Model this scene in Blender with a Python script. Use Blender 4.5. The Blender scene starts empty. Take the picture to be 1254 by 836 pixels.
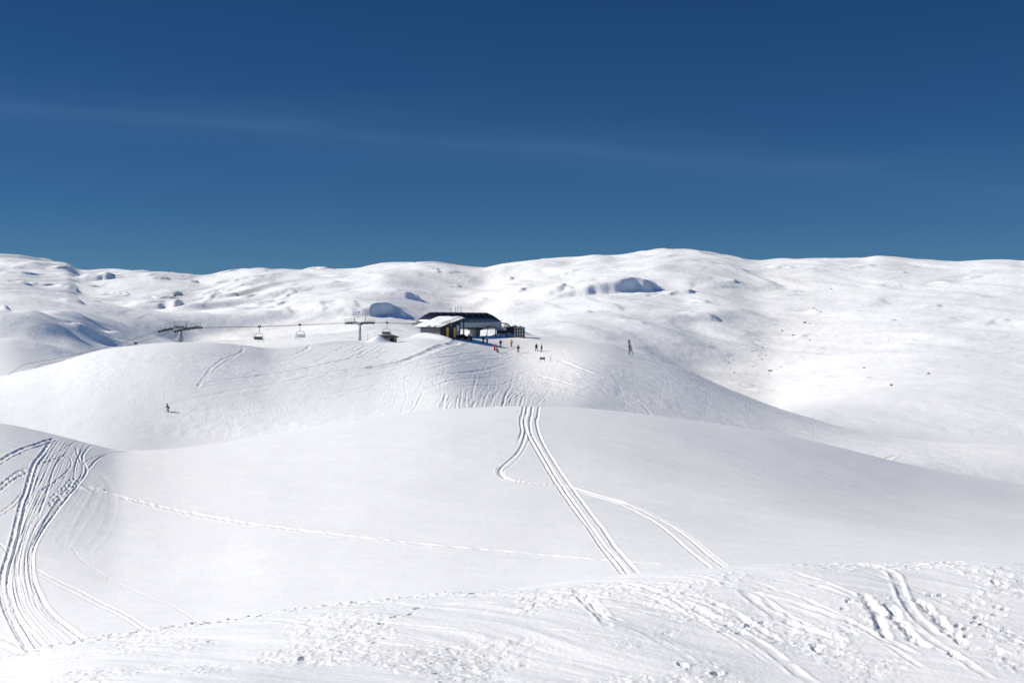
import bpy, math, random
import numpy as np
from mathutils import Vector, Matrix, Quaternion

random.seed(7)
RNG = np.random.default_rng(11)
scene = bpy.context.scene
C = scene.collection
R = math.radians

# ------------------------------------------------------------------ camera geometry
F = 50 / 36 * 1254
PITCH = math.atan(18 / F)
CP, SP = math.cos(PITCH), math.sin(PITCH)

def ray(px, py):
    """photo point -> (X/Y, Z/Y) of its viewing ray; the camera is the origin"""
    dx = (np.asarray(px, float) - 627) / F
    dy = (418 - np.asarray(py, float)) / F
    y = CP + SP * dy
    return dx / y, (-SP + CP * dy) / y

def upx(u):            # X/Y -> photo column (near enough for look-ups of the shape curves)
    return u * F + 627

# ------------------------------------------------------------------ terrain shape
def curve(px, pts):
    """smooth monotone interpolation through (x, value) points"""
    x = np.array([p[0] for p in pts], float); y = np.array([p[1] for p in pts], float)
    h = np.diff(x); d = np.diff(y) / h
    m = np.zeros_like(y)
    for i in range(1, len(x) - 1):
        if d[i-1] * d[i] > 0:
            w1 = 2*h[i] + h[i-1]; w2 = h[i] + 2*h[i-1]
            m[i] = (w1 + w2) / (w1 / d[i-1] + w2 / d[i])
    m[0], m[-1] = d[0], d[-1]
    px = np.clip(px, x[0], x[-1])
    k = np.clip(np.searchsorted(x, px) - 1, 0, len(x) - 2)
    s = (px - x[k]) / h[k]
    return ((2*s**3 - 3*s**2 + 1) * y[k] + (s**3 - 2*s**2 + s) * h[k] * m[k]
            + (-2*s**3 + 3*s**2) * y[k+1] + (s**3 - s**2) * h[k] * m[k+1])

A_PY = [(-900, 900), (-300, 850), (0, 809), (60, 795), (130, 782), (260, 762), (330, 750), (400, 741), (480, 731), (560, 722), (650, 714), (740, 704),
        (820, 698), (900, 695), (1050, 691), (1254, 690), (1600, 700), (2200, 760)]
A_Y = [(-900, 42), (0, 45), (400, 46), (740, 47), (1254, 48), (2200, 47)]
B_PY = [(-900, 520), (-300, 500), (0, 519), (40, 526), (75, 534), (110, 543), (150, 551), (200, 549), (250, 543.5), (350, 529), (450, 513), (560, 501), (640, 497), (700, 498.5),
        (760, 503), (850, 514), (930, 527), (1000, 541), (1060, 555), (1130, 572), (1200, 585), (1254, 595), (1600, 640), (2200, 660)]
B_Y = [(-900, 136), (0, 150), (150, 152), (350, 158), (640, 164), (900, 174), (1254, 186), (2200, 170)]
C_PY = [(-900, 560), (-300, 500), (0, 459), (30, 452), (67, 443.5), (100, 434), (134, 426), (167, 421.3), (208, 417.5), (251, 417), (301, 420.5), (335, 424.5), (368, 422), (402, 418.5), (430, 417), (470, 416), (510, 412.5), (560, 411), (640, 411),
        (700, 414), (740, 419), (775, 430), (800, 438), (835, 450), (870, 465), (910, 482), (940, 494), (980, 507), (1020, 518), (1060, 527), (1100, 534), (1160, 541), (1254, 545), (1600, 556), (2200, 590)]
C_Y = [(-900, 238), (0, 246), (130, 252), (220, 255), (320, 270), (440, 310), (520, 346), (580, 364), (660, 364), (740, 358), (860, 346), (1000, 312), (1254, 258), (2200, 250)]
D_PY = [(-900, 360), (-300, 372), (0, 384), (50, 384.5), (90, 388), (130, 399), (190, 420), (260, 434), (440, 440), (640, 445), (780, 470), (870, 503), (935, 504), (960, 499),
        (1000, 489), (1050, 478), (1100, 470), (1150, 465), (1200, 462.5), (1254, 462), (1600, 450), (2200, 440)]
D_Y = [(-900, 560), (0, 620), (90, 730), (140, 850), (220, 900), (330, 860), (700, 700), (1000, 720), (1254, 760), (2200, 800)]
M_PY = [(-900, 350), (0, 368), (110, 382), (200, 392), (330, 382), (450, 372), (560, 392), (640, 377), (760, 366), (860, 372), (950, 385), (1060, 378), (1150, 372), (1254, 368), (2200, 350)]
E_PY = [(-900, 325), (-300, 318), (0, 320), (30, 322), (62, 325.5), (80, 327), (100, 334), (122, 333.5), (150, 333), (185, 333.5), (215, 337), (240, 340), (262, 338.5), (300, 334), (360, 331.5), (420, 331),
        (450, 327), (480, 322.5), (510, 321), (545, 322.5), (565, 326), (590, 328), (620, 323), (650, 318.5), (700, 315), (730, 312), (760, 311), (785, 308.5), (808, 306.5), (850, 308.5), (880, 313), (930, 321),
        (960, 318.5), (1000, 316.5), (1050, 317), (1080, 315), (1120, 318), (1170, 319.5), (1205, 318), (1235, 318.5), (1254, 320), (1600, 312), (2200, 330)]

def sstep(a, b, x):
    t = np.clip((x - a) / (b - a), 0, 1); return t * t * (3 - 2 * t)

FOOT_PY = [(-900, 590), (-300, 575), (0, 562), (150, 554), (200, 556), (260, 552), (350, 539), (450, 522), (560, 505), (640, 500), (700, 503), (760, 518), (850, 536), (950, 554), (1050, 571), (1150, 589), (1254, 604), (2200, 670)]
_pg = np.arange(-1500., 2800.)
def _gauss(a, sg):
    k = np.arange(-int(4 * sg), int(4 * sg) + 1); w = np.exp(-(k / sg) ** 2 / 2); w /= w.sum(); n = len(k) // 2
    return np.convolve(np.pad(a, n, mode='edge'), w, 'valid')
_ctl = None
def controls(u):
    global _ctl
    if _ctl is None:
        KY, KT = raw_controls((_pg - 627) / F)
        KY = np.array([_gauss(r, 14) for r in KY])
        KT = np.array([_gauss(r, {SKY_ROW: 1.6, HILL_ROW: 3}.get(i - len(KT), 9 if i != 3 else 6)) for i, r in enumerate(KT)])
        _ctl = KY, KT
    px = upx(u)
    return np.array([np.interp(px, _pg, r) for r in _ctl[0]]), np.array([np.interp(px, _pg, r) for r in _ctl[1]])
SKY_ROW, HILL_ROW = -3, -11
def raw_controls(u):
    px = upx(u)
    T = lambda pts: ray(px, curve(px, pts))[1]
    Yv = lambda pts: curve(px, pts)
    ya, yb, yc, yd = Yv(A_Y), Yv(B_Y), Yv(C_Y), Yv(D_Y)
    ta, tb, tc, td, tm, te = T(A_PY), T(B_PY), T(C_PY), T(D_PY), T(M_PY), T(E_PY)
    one = np.ones_like(u)
    t836 = ray(px, 836 + 0 * px)[1]
    rows = []
    rows.append((2.2 * one, -0.78 * one))
    rows.append((12 * one, -0.38 * one))
    rows.append((ya * 0.70, np.minimum(t836 - 0.01, ta - 0.05)))
    rows.append((ya, ta))
    rows.append((ya * 1.30, ta - 0.028))
    rows.append((ya * 1.75, ta + 0.002))
    mb = (ya * 1.75 * yb) ** 0.5
    rows.append((mb, ta * 0.50 + tb * 0.50))
    rows.append((yb, tb))
    ft = ray(px, curve(px, FOOT_PY))[1]; tf = -np.logaddexp(-350 * (tb + 0.0008), -350 * ft) / 350 + .0006
    yf = yb * (1.12 + .02 * sstep(120, 260, px) * sstep(600, 480, px) + .16 * sstep(540, 680, px) - .14 * sstep(950, 1150, px))
    rows.append((yb * .5 + yf * .5, tf - 0.005))
    rows.append((yf, tf))
    wr = np.exp(-((px - 632) / 55) ** 2); wh = np.exp(-((px - 528) / 62) ** 2)   # ground before the station / round the hut
    rows.append((yf + (yc - yf) * (.70 + .10 * wr), tc - (tc - tf) * (.16 + .06 * sstep(450, 250, px) + .015 * wr - .075 * wh)))
    rows.append((yf + (yc - yf) * (.92 - .07 * wh), tc - (tc - tf) * (.035 - .01 * wr - .02 * wh)))
    rows.append((yc, tc))
    rows.append((yc * 1.13, tc - 0.018))
    right = 1 / (1 + np.exp(-(px - 980) / 40))
    rows.append((yc * 1.30, tc - 0.03 * (1 - right) - 0.010 * right))
    rows.append((yc * 1.30 + (yd - yc * 1.30) * 0.35, (np.minimum(tc, td) - 0.012) * (1 - right) + (tc + 0.001) * right))
    rows.append((yd, td))
    rows.append((yd * 1.12, td - 0.0035))
    rows.append((yd * 1.30, td + 0.0015))
    rows.append((2000 * one, tm))
    rows.append((3500 * one, te))
    rows.append((4300 * one, te - 0.016))
    rows.append((9000 * one, te - 0.035))
    return np.array([r[0] for r in rows]), np.array([r[1] for r in rows])

def base_t(u, Ys):
    """tangent of elevation on the grid rows Ys x columns u"""
    KY, KT = controls(u)
    L = np.log(KY); h = np.diff(L, axis=0); d = np.diff(KT, axis=0) / h
    m = np.zeros_like(KT)
    for i in range(1, len(KT) - 1):
        same = d[i-1] * d[i] > 0
        w1 = 2*h[i] + h[i-1]; w2 = h[i] + 2*h[i-1]
        with np.errstate(divide='ignore', invalid='ignore'):
            v = (w1 + w2) / (w1 / d[i-1] + w2 / d[i])
        m[i] = np.where(same, v, 0)
    m[0], m[-1] = d[0], d[-1]
    out = np.zeros((len(Ys), len(u)), np.float64)
    lY = np.log(Ys)[:, None]
    for i in range(len(KT) - 1):
        lo, hi = L[i], L[i+1]
        r0 = np.searchsorted(lY[:, 0], lo.min() - 1e-9); r1 = np.searchsorted(lY[:, 0], hi.max() + 1e-9)
        if r1 <= r0: continue
        y = lY[r0:r1]
        s = (y - lo) / h[i]
        v = ((2*s**3 - 3*s**2 + 1) * KT[i] + (s**3 - 2*s**2 + s) * h[i] * m[i]
             + (-2*s**3 + 3*s**2) * KT[i+1] + (s**3 - s**2) * h[i] * m[i+1])
        k = (s >= 0) & (s <= 1)
        out[r0:r1][k] = v[k]
    return out

# ------------------------------------------------------------------ noise
def _hash(ix, iy, seed):
    h = (ix.astype(np.int64) * 374761393 + iy.astype(np.int64) * 668265263 + seed * 974711) & 0xffffffff
    h = ((h ^ (h >> 13)) * 1274126177) & 0xffffffff
    h = h ^ (h >> 16)
    return h
def perlin(x, y, seed=0):
    x = np.asarray(x, np.float32); y = np.asarray(y, np.float32)
    fx = np.floor(x); fy = np.floor(y)
    ix = fx.astype(np.int32); iy = fy.astype(np.int32)
    dx = x - fx; dy = y - fy
    sx = dx * dx * dx * (dx * (dx * 6 - 15) + 10); sy = dy * dy * dy * (dy * (dy * 6 - 15) + 10)
    def g(ox, oy):
        a = _hash(ix + ox, iy + oy, seed).astype(np.float32) * np.float32(2 * math.pi / 4294967296)
        return np.cos(a) * (dx - ox) + np.sin(a) * (dy - oy)
    n0 = g(0, 0) * (1 - sx) + g(1, 0) * sx
    n1 = g(0, 1) * (1 - sx) + g(1, 1) * sx
    return (n0 * (1 - sy) + n1 * sy) * 1.5
def fbm(x, y, seed, octv=3, gain=0.5):
    s = 0; a = 1
    for i in range(octv):
        s = s + a * perlin(x * 2**i, y * 2**i, seed + i * 17); a *= gain
    return s
# ------------------------------------------------------------------ grids
def cols(step_in, lo=-0.62, hi=0.62, wide=6.0):
    inn = np.arange(-0.385, 0.385, step_in / F)
    n = 130
    g = lambda: np.linspace(0, 1, n, endpoint=False)
    left = lo + (inn[0] - lo) * (1 - (1 - g()) ** 1.6); left = left[left < inn[0] - 1e-4]
    right = hi - (hi - inn[-1]) * (1 - (1 - g()) ** 1.6); right = right[right > inn[-1] + 1e-4][::-1]
    outer = np.geomspace(hi + .02, wide, 44)                    # the land goes on to both sides of the view
    return np.concatenate([-outer[::-1], left, inn, right, outer])
def rowsY(parts):
    out = []
    for a, b, s in parts:
        out.append(np.linspace(a, b, max(2, int(round((b - a) / s))), endpoint=False))
    return np.concatenate(out + [[parts[-1][1]]])

class Patch:
    def __init__(self, u, Ys):
        self.u, self.Y = u, Ys
        self.z = base_t(u, Ys) * Ys[:, None]
        self.X = (u[None, :] * Ys[:, None]).astype(np.float32)
        self.YY = np.broadcast_to(Ys[:, None].astype(np.float32), self.X.shape)
    def window(self, x0, x1, y0, y1):
        r0, r1 = np.searchsorted(self.Y, [y0, y1])
        if r1 <= r0: return None
        ua = min(x0 / y0, x0 / y1); ub = max(x1 / y0, x1 / y1)
        c0, c1 = np.searchsorted(self.u, [ua, ub])
        if c1 <= c0: return None
        return slice(r0, r1), slice(c0, c1)
    def height(self, x, y):
        u = x / y
        r = np.interp(y, self.Y, np.arange(len(self.Y))); c = np.interp(u, self.u, np.arange(len(self.u)))
        r0 = min(int(r), len(self.Y) - 2); c0 = min(int(c), len(self.u) - 2); a, b = r - r0, c - c0
        z = self.z
        return float((z[r0, c0]*(1-a) + z[r0+1, c0]*a)*(1-b) + (z[r0, c0+1]*(1-a) + z[r0+1, c0+1]*a)*b)
    def mesh(self, name, mat):
        nr, nc = self.z.shape
        co = np.stack([self.X, self.YY, self.z.astype(np.float32)], -1).reshape(-1, 3).astype(np.float32)
        idx = np.arange(nr * nc, dtype=np.int32).reshape(nr, nc)
        q = np.stack([idx[:-1, :-1], idx[:-1, 1:], idx[1:, 1:], idx[1:, :-1]], -1).reshape(-1, 4)
        me = bpy.data.meshes.new(name)
        me.vertices.add(len(co)); me.vertices.foreach_set('co', co.ravel())
        me.loops.add(q.size); me.loops.foreach_set('vertex_index', q.ravel())
        me.polygons.add(len(q)); me.polygons.foreach_set('loop_start', np.arange(0, q.size, 4, dtype=np.int32))
        me.update(calc_edges=True)
        me.polygons.foreach_set('use_smooth', np.ones(len(q), bool))
        me.materials.append(mat)
        o = bpy.data.objects.new(name, me); C.objects.link(o); o['kind'] = 'structure'
        return o

near = Patch(cols(0.78, wide=40.0), rowsY([(2.2, 27, .4), (27, 50, .05), (50, 62, .3), (62, 171, .24), (171, 188, .5)]))
hill = Patch(cols(0.95), rowsY([(188, 212, .7), (212, 372, .42), (372, 520, 3.5)]))
far = Patch(cols(1.15), rowsY([(520, 900, 3.5), (900, 1200, 4.5), (1200, 3600, 5), (3600, 9000, 120)]))
PATCHES = [near, hill, far]

# look-up table for placing things: visible ground under a photo point
_lu = np.arange(-0.42, 0.42, 2 / F)
_lY = np.concatenate([np.arange(3, 60, .1), np.arange(60, 380, .25), np.arange(380, 3600, 4)])
_raw = base_t(_lu, _lY)
_lt = np.maximum.accumulate(_raw, axis=0)
_beyond = _raw.copy(); _beyond[_lY < 64] = -9; _beyond = np.maximum.accumulate(_beyond, axis=0)
def locate(px, py, beyond=False):
    _lt = _beyond if beyond else globals()['_lt']
    u, t = ray(px, py); u, t = float(u), float(t)
    c = np.interp(u, _lu, np.arange(len(_lu))); c0 = int(c); b = c - c0
    col = _lt[:, c0] * (1 - b) + _lt[:, min(c0 + 1, len(_lu) - 1)] * b
    k = int(np.searchsorted(col, t)); k = min(max(k, 1), len(col) - 1)
    t0, t1 = col[k-1], col[k]
    f = 0 if t1 <= t0 else min(1, max(0, (t - t0) / (t1 - t0)))
    Y = _lY[k-1] + (_lY[k] - _lY[k-1]) * f
    return u * Y, Y
def ground(x, y):
    for P in PATCHES:
        if y <= P.Y[-1]: return P.height(x, y)

# ------------------------------------------------------------------ carving tools
def smooth_line(pts, step):
    """Catmull-Rom through points, resampled every `step` metres"""
    P = [np.array(p, float) for p in pts]
    P = [2*P[0] - P[1]] + P + [2*P[-1] - P[-2]]
    out = []
    for i in range(1, len(P) - 2):
        n = max(2, int(np.linalg.norm(P[i+1] - P[i]) / step) + 1)
        for s in np.linspace(0, 1, n, endpoint=False):
            out.append(0.5 * ((2*P[i]) + (P[i+1]-P[i-1])*s + (2*P[i-1]-5*P[i]+4*P[i+1]-P[i+2])*s*s + (3*P[i]-P[i-1]-3*P[i+1]+P[i+2])*s**3))
    out.append(P[-2])
    return np.array(out)

def carve(P, line, w, depth, rim=0.35, rough=0.25, taper=True, seed=0):
    """press a groove of half-width w into patch P along the XY line"""
    reach = 3.2 * w
    x0, y0 = line.min(0) - reach; x1, y1 = line.max(0) + reach
    W = P.window(x0, x1, y0, y1)
    if W is None: return
    rs, cs = W
    X = P.X[rs, cs]; Y = P.YY[rs, cs]
    D = np.full(X.shape, 9e9, np.float32); S = np.zeros(X.shape, np.float32)
    Yr = P.Y[rs]; uc = P.u[cs]
    n = len(line)
    for i in range(n - 1):
        a, b = line[i], line[i+1]
        lo = np.minimum(a, b) - reach; hi = np.maximum(a, b) + reach
        if hi[1] < Yr[0] or lo[1] > Yr[-1]: continue
        r0, r1 = np.searchsorted(Yr, [lo[1], hi[1]])
        ya = max(lo[1], Yr[0]); yb = min(hi[1], Yr[-1])
        c0, c1 = np.searchsorted(uc, [min(lo[0]/ya, lo[0]/yb), max(hi[0]/ya, hi[0]/yb)])
        if r1 <= r0 or c1 <= c0: continue
        xx = X[r0:r1, c0:c1]; yy = Y[r0:r1, c0:c1]
        d = b - a; L2 = max(float(d @ d), 1e-9)
        s = np.clip(((xx - a[0]) * d[0] + (yy - a[1]) * d[1]) / L2, 0, 1)
        dist = np.sqrt((xx - a[0] - s * d[0])**2 + (yy - a[1] - s * d[1])**2)
        sub = D[r0:r1, c0:c1]; k = dist < sub
        sub[k] = dist[k]; S[r0:r1, c0:c1][k] = ((i + s) / (n - 1))[k]
    m = D < reach
    if not m.any(): return
    xm, ym, dm, sm = X[m], Y[m], D[m], S[m]
    q = dm / w
    prof = -np.exp(-(q ** 4) * 0.7) + rim * np.exp(-((q - 1.7) / 0.55) ** 2)
    amp = 1 + rough * 2 * perlin(xm / (w * 5), ym / (w * 5), 91 + seed)
    if taper: amp = amp * np.clip(np.minimum(sm, 1 - sm) * 14 + 0.25, 0, 1)
    z = P.z[rs, cs]; z[m] += depth * prof * amp

def px_line(pts, step=0.6, beyond=False, far_end=None):
    out = []
    for p in pts:
        x, y = locate(p[0], p[1], beyond)
        lo = 65 if beyond else 0; hi = curve(np.array([float(p[0])]), far_end)[0] * .995 if far_end else 1e9
        k = min(max(y, lo), hi) / y; out.append((x * k, y * k))
    return smooth_line(out, step)

def stamp(P, x, y, ang, a, b, depth, rim=0.14):
    r = 2.2 * max(a, b)
    W = P.window(x - r, x + r, y - r, y + r)
    if W is None: return
    rs, cs = W
    dx = P.X[rs, cs] - x; dy = P.YY[rs, cs] - y
    ca, sa = math.cos(ang), math.sin(ang)
    q = np.sqrt(((dx*ca + dy*sa) / a)**2 + ((-dx*sa + dy*ca) / b)**2)
    P.z[rs, cs] += depth * (-np.exp(-(q**4) * .8) + rim * np.exp(-((q - 1.5) / .4)**2)) * (1 + .9 * perlin(P.X[rs, cs] / (b * .9), P.YY[rs, cs] / (b * .9), 77))

def footprints(P, line, stride=0.62, side=0.14, depth=0.12, size=(0.2, 0.11), jit=0.04):
    seg = np.linalg.norm(np.diff(line, axis=0), axis=1); cum = np.concatenate([[0], np.cumsum(seg)])
    s = 0.1; k = 0
    while s < cum[-1]:
        x = np.interp(s, cum, line[:, 0]); y = np.interp(s, cum, line[:, 1])
        x2 = np.interp(s + .2, cum, line[:, 0]); y2 = np.interp(s + .2, cum, line[:, 1])
        a = math.atan2(y2 - y, x2 - x) if (x2, y2) != (x, y) else 0
        sd = side if k % 2 else -side
        stamp(P, x - math.sin(a) * sd + random.gauss(0, jit), y + math.cos(a) * sd + random.gauss(0, jit), a + random.gauss(0, .15),
              size[0] * random.uniform(.85, 1.2), size[1] * random.uniform(.85, 1.2), depth * random.uniform(.7, 1.2))
        s += stride * random.uniform(.85, 1.15); k += 1

def mound(P, x, y, rx, ry, h, ang=0, p=2.0):
    r = 3 * max(rx, ry)
    W = P.window(x - r, x + r, y - r, y + r)
    if W is None: return
    rs, cs = W
    dx = P.X[rs, cs] - x; dy = P.YY[rs, cs] - y
    ca, sa = math.cos(ang), math.sin(ang)
    q = np.sqrt(((dx*ca + dy*sa) / rx)**2 + ((-dx*sa + dy*ca) / ry)**2)
    P.z[rs, cs] += h * np.exp(-(q ** p))

# ------------------------------------------------------------------ relief: near slope
X, Y = near.X, near.YY
fg = 1 - sstep(50, 60, Y)
m = Y < 62
r1 = int(np.searchsorted(near.Y, 62))
x, y = X[:r1], Y[:r1]
f_ = fg[:r1]
flow = x * 0.55 + y * 0.84 + 1.2 * perlin(x / 9, y / 9, 5)        # ski runs sweep across the shoulder
cross = x * 0.84 - y * 0.55
z = 0.16 * fbm(x / 7, y / 7, 1, 2)
z += 0.024 * fbm(cross / 6.0, flow / 0.9, 21, 2)
z += 0.009 * fbm(cross / 2.2, flow / 0.28, 31, 2)
patchy = sstep(-0.12, 0.35, fbm(x / 3.2, y / 3.2, 44, 2))
z += (0.2 + 0.8 * patchy) * 0.013 * fbm(x / 0.55, y / 0.55, 51, 3, .6)
z += (0.15 + 0.85 * patchy) * 0.010 * fbm(x / 0.2, y / 0.2, 57, 2)
ch = fbm(x / 0.34, y / 0.34, 61, 2)
z += patchy * 0.018 * sstep(0.28, 0.62, ch)
holes = fbm(x / 0.8, y / 0.6, 66, 2)
z -= patchy * 0.025 * sstep(0.42, 0.7, holes)
# broken crust along the lip of the shoulder
ya = curve(upx(near.u), A_Y)[None, :]
lip = np.exp(-((y - ya * 0.985) / 1.6) ** 2) * sstep(720, 430, upx(x / y))
z += lip * (0.05 * sstep(0.15, 0.5, fbm(x / 0.45, y / 0.45, 71, 2)) + 0.02 * fbm(x / .22, y / .22, 73, 2))
near.z[:r1] += z * f_
r0 = int(np.searchsorted(near.Y, 48)); x, y = X[r0:], Y[r0:]
g_ = sstep(50, 60, y)
z = 0.22 * fbm(x / 26, y / 26, 3, 2) + 0.035 * fbm(x / 7 + y / 11, y / 3.2, 8, 2) + 0.016 * fbm((x + y * .4) / 2.2, y / .8, 12, 2)
z += 0.005 * fbm(x / .5, y / .4, 14, 2)
near.z[r0:] += z * g_

# sled tracks on the middle slope
DN, DF, DH = .5, .42, .36
def near_line(pts, w, d, **k):
    carve(near, px_line(pts, .5, True), w * .56, d * DN * .52, **k)
SLED = [
 ([(647, 496.6), (640, 504), (638, 508.5), (637.5, 518), (638.8, 527), (637, 534), (634, 541)], .19, .13),
 ([(652, 496.6), (645, 503), (643, 507), (642, 518), (643.5, 529), (640, 543), (634, 554), (622, 565), (614.5, 571.5), (612.2, 575.5), (614.5, 580), (624, 585), (649, 588.6), (677, 591.5), (701, 595.6), (739, 606), (766, 614), (809, 634), (847, 659), (874, 684), (890, 696), (900, 704)], .20, .12),
 ([(653, 524), (648, 538), (640, 554), (628, 567.5), (618, 574), (616.5, 577.5), (620, 581), (630, 585), (652, 587.4), (690, 592.4), (735, 603), (770, 613), (812, 633.5), (852, 659), (880, 684), (898, 700)], .12, .06),
 ([(706, 599), (740, 609), (766, 618), (800, 636), (830, 659), (856, 683), (876, 700)], .18, .10),
 ([(657.5, 496.6), (651, 505), (649.3, 510), (649, 520), (651, 531), (660.6, 549), (679, 579), (689.5, 595), (709, 623), (726, 648), (752, 680), (770, 702), (780, 712)], .17, .13),
 ([(665, 496.6), (659, 505), (656.5, 512), (658, 524), (662.3, 537), (670, 552), (681, 569), (700.8, 596), (718, 620), (740, 650), (764, 681), (786, 706)], .18, .13),
 ([(643, 520), (647.2, 534), (655.6, 550), (668, 570), (684, 595), (703, 623), (722, 648), (744, 678), (764, 703)], .17, .12),
]
for i, (p, w, d) in enumerate(SLED): near_line(p, w * 1.08, d * 2.0, rim=.3, rough=.12, seed=i)
near_line([(618, 583), (630, 586.5), (650, 589), (680, 592), (705, 596.5), (740, 606), (766, 614)], .34, .24, rim=1.1, rough=.2, seed=8)
near_line([(614, 571), (611.5, 575), (613.5, 580), (620, 584)], .4, .16, seed=9)
# the thin walked line across the slope
walk = px_line([(103, 593), (140, 604), (190, 618), (250, 632), (330, 646), (420, 658), (520, 667), (640, 676), (745, 685), (850, 694)], .6, True)
carve(near, walk, .2, .035, rim=1.0, rough=.8); footprints(near, walk[:int(len(walk) * .55)], .6, .12, .05, (.16, .1))
carve(near, px_line([(104, 594), (112, 597), (125, 600)], .6, True), .3, .14, rim=.8, rough=1.0)
# the trampled gully on the left
Lft = [(64, 536.5), (53.6, 550.6), (41, 568), (31, 602), (24, 622), (12, 672), (3, 701), (2, 729), (13, 761), (40, 801)]
Rgt = [(114, 545), (101, 557), (106, 574), (98, 588), (77, 616), (52, 650), (41, 672), (39, 690), (43, 712), (62, 749), (90, 772), (122, 790)]
def resamp(pts, n):
    p = np.array(pts, float); s = np.concatenate([[0], np.cumsum(np.linalg.norm(np.diff(p, axis=0), axis=1))]); s /= s[-1]
    q = np.linspace(0, 1, n); return np.stack([np.interp(q, s, p[:, 0]), np.interp(q, s, p[:, 1])], 1)
LA, RA = resamp(Lft, 13), resamp(Rgt, 13)
for i in range(40):
    a = random.random(); b = min(1, max(0, a + random.gauss(0, .16)))
    k = np.linspace(a, b, 13)[:, None]
    ln = LA * (1 - k) + RA * k + RNG.normal(0, .8, (13, 2))
    i0 = random.choice([0, 0, 0, 1, 3, 5]); i1 = random.choice([13, 13, 12, 10, 8])
    if i1 - i0 < 4: i0, i1 = 0, 13
    near_line([tuple(p) for p in ln[i0:i1]], random.uniform(.08, .16), random.uniform(.04, .10), rim=.5, rough=.45, seed=20 + i)
near_line(Lft, .24, .26, rim=.4, rough=.4, seed=2)
near_line([(p[0] + 5, p[1] + 2) for p in Lft[1:]], .2, .2, rim=.4, rough=.5, seed=3)
near_line(Rgt, .20, .18, rim=.5, rough=.3, seed=4)
near_line([(p[0] - 4, p[1]) for p in Rgt], .14, .12, rim=.5, rough=.3, seed=5)
for pts, w, d in [
 ([(-12, 568), (0, 563.6), (25, 548.7), (48, 541), (67, 536.5)], .34, .26),
 ([(-12, 574), (0, 568), (26, 553), (50, 544), (70, 538.5)], .18, .14),
 ([(-10, 557), (10, 549), (36, 540), (60, 536)], .12, .08),
 ([(-8, 599), (0, 594.6), (21, 577), (41, 569), (60, 563), (80, 556)], .2, .16),
 ([(-8, 606), (2, 600), (23, 583), (42, 574)], .2, .16),
 ([(-10, 640), (0, 633), (19, 619.5), (29, 604)], .15, .14),
 ([(-10, 634), (0, 628), (18, 614), (28, 601)], .15, .14),
 ([(47, 602), (62, 592), (76, 581), (86, 571), (87, 562), (82, 556)], .14, .14),
 ([(50, 600), (66, 590), (80, 582)], .13, .12),
 ([(62, 560), (72, 551), (84, 545), (96, 540)], .12, .10),
 ([(47, 632), (58, 600), (66, 572), (76, 558), (84, 551)], .16, .16),
 ([(93, 547), (95, 556), (99, 563), (103, 569)], .18, .14),
 ([(107, 575), (122, 559), (140, 554), (165, 551)], .18, .15),
 ([(101, 568), (110, 561), (128, 555), (155, 551.5)], .16, .12),
 ([(38, 692), (60, 704), (100, 723), (153, 751), (200, 775), (215, 781)], .17, .11),
 ([(40, 697), (62, 710), (98, 728), (148, 754), (190, 776)], .13, .07),
 ([(-10, 660), (0, 666), (10, 678)], .16, .12),
 ([(-10, 778), (0, 781), (22, 790), (45, 800)], .3, .12), ([(-10, 790), (10, 796), (35, 806)], .2, .08),
 ([(50, 659), (86, 669), (100, 685), (140, 709), (181, 729), (221, 745), (256, 766)], .12, .06),
]: near_line(pts, w, d, rim=.5, rough=.35, seed=int(w * 999))
for pts in [[(115, 572), (133, 590), (138, 606), (136, 630), (124, 655), (105, 676)], [(112, 590), (100, 612), (85, 640), (72, 668)], [(122, 590), (112, 618), (92, 650), (78, 672)], [(100, 600), (82, 628), (66, 655)]]:
    near_line(pts, .5, .022, rim=.9, rough=.4)
foot = px_line([(94, 584), (84, 596), (72, 610), (58, 620)], .5, True)
footprints(near, foot, .55, .2, .13, (.2, .13)); footprints(near, px_line([(88, 586), (78, 598), (62, 612)], .5), .55, .2, .1, (.2, .13))
footprints(near, px_line([(0, 597), (14, 586), (30, 577), (42, 573)], .5), .5, .25, .12, (.2, .14))

# foreground shoulder: boot trenches, ski lines
def fgl(pts, w, d, **k): carve(near, px_line(pts, .15, far_end=A_Y), w, d * DF, **k)
for pts in [[(1058, 731), (1064, 740), (1075, 754), (1079, 765), (1084, 777)], [(1090, 742), (1098, 755), (1108, 767), (1118, 778), (1131, 790)],
            [(1128, 734), (1136, 744), (1149, 755), (1157, 766), (1168, 777), (1184, 787)]]:
    l = px_line(pts, .1); carve(near, l, .13, .032, rim=.2, rough=.8); footprints(near, l, .42, .05, .048, (.19, .14), .03)
for pts, st in [([(1031, 746), (1044, 740), (1056, 736), (1072, 738)], .5), ([(1170, 774), (1180, 764), (1196, 755), (1214, 747), (1236, 738)], .55), ([(1176, 778), (1192, 764), (1212, 752), (1240, 742)], .6),
                ([(878, 770), (896, 764), (914, 757), (924, 752)], .55), ([(898, 771), (914, 765), (930, 758), (942, 754)], .6), ([(462, 762), (486, 756), (506, 748), (520, 744)], .6),
                ([(1205, 776), (1226, 772), (1254, 770)], .6), ([(1160, 800), (1195, 795), (1240, 792)], .7), ([(560, 728), (600, 722), (640, 718), (680, 711)], .7)]:
    footprints(near, px_line(pts, .1), st, .12, .045, (.15, .08))
for cx, cy in [(1129, 693.5), (1150, 692.4), (1158, 692.4), (1172, 691.5), (1218, 715), (1143, 728), (1151, 728), (999, 793), (1001, 788), (1172, 806), (1168, 800), (836, 820), (878, 829), (372, 804), (540, 824)]:
    lx, ly = locate(cx, cy); stamp(near, lx, ly, random.random() * 3, .17, .10, .08, .15)
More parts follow.
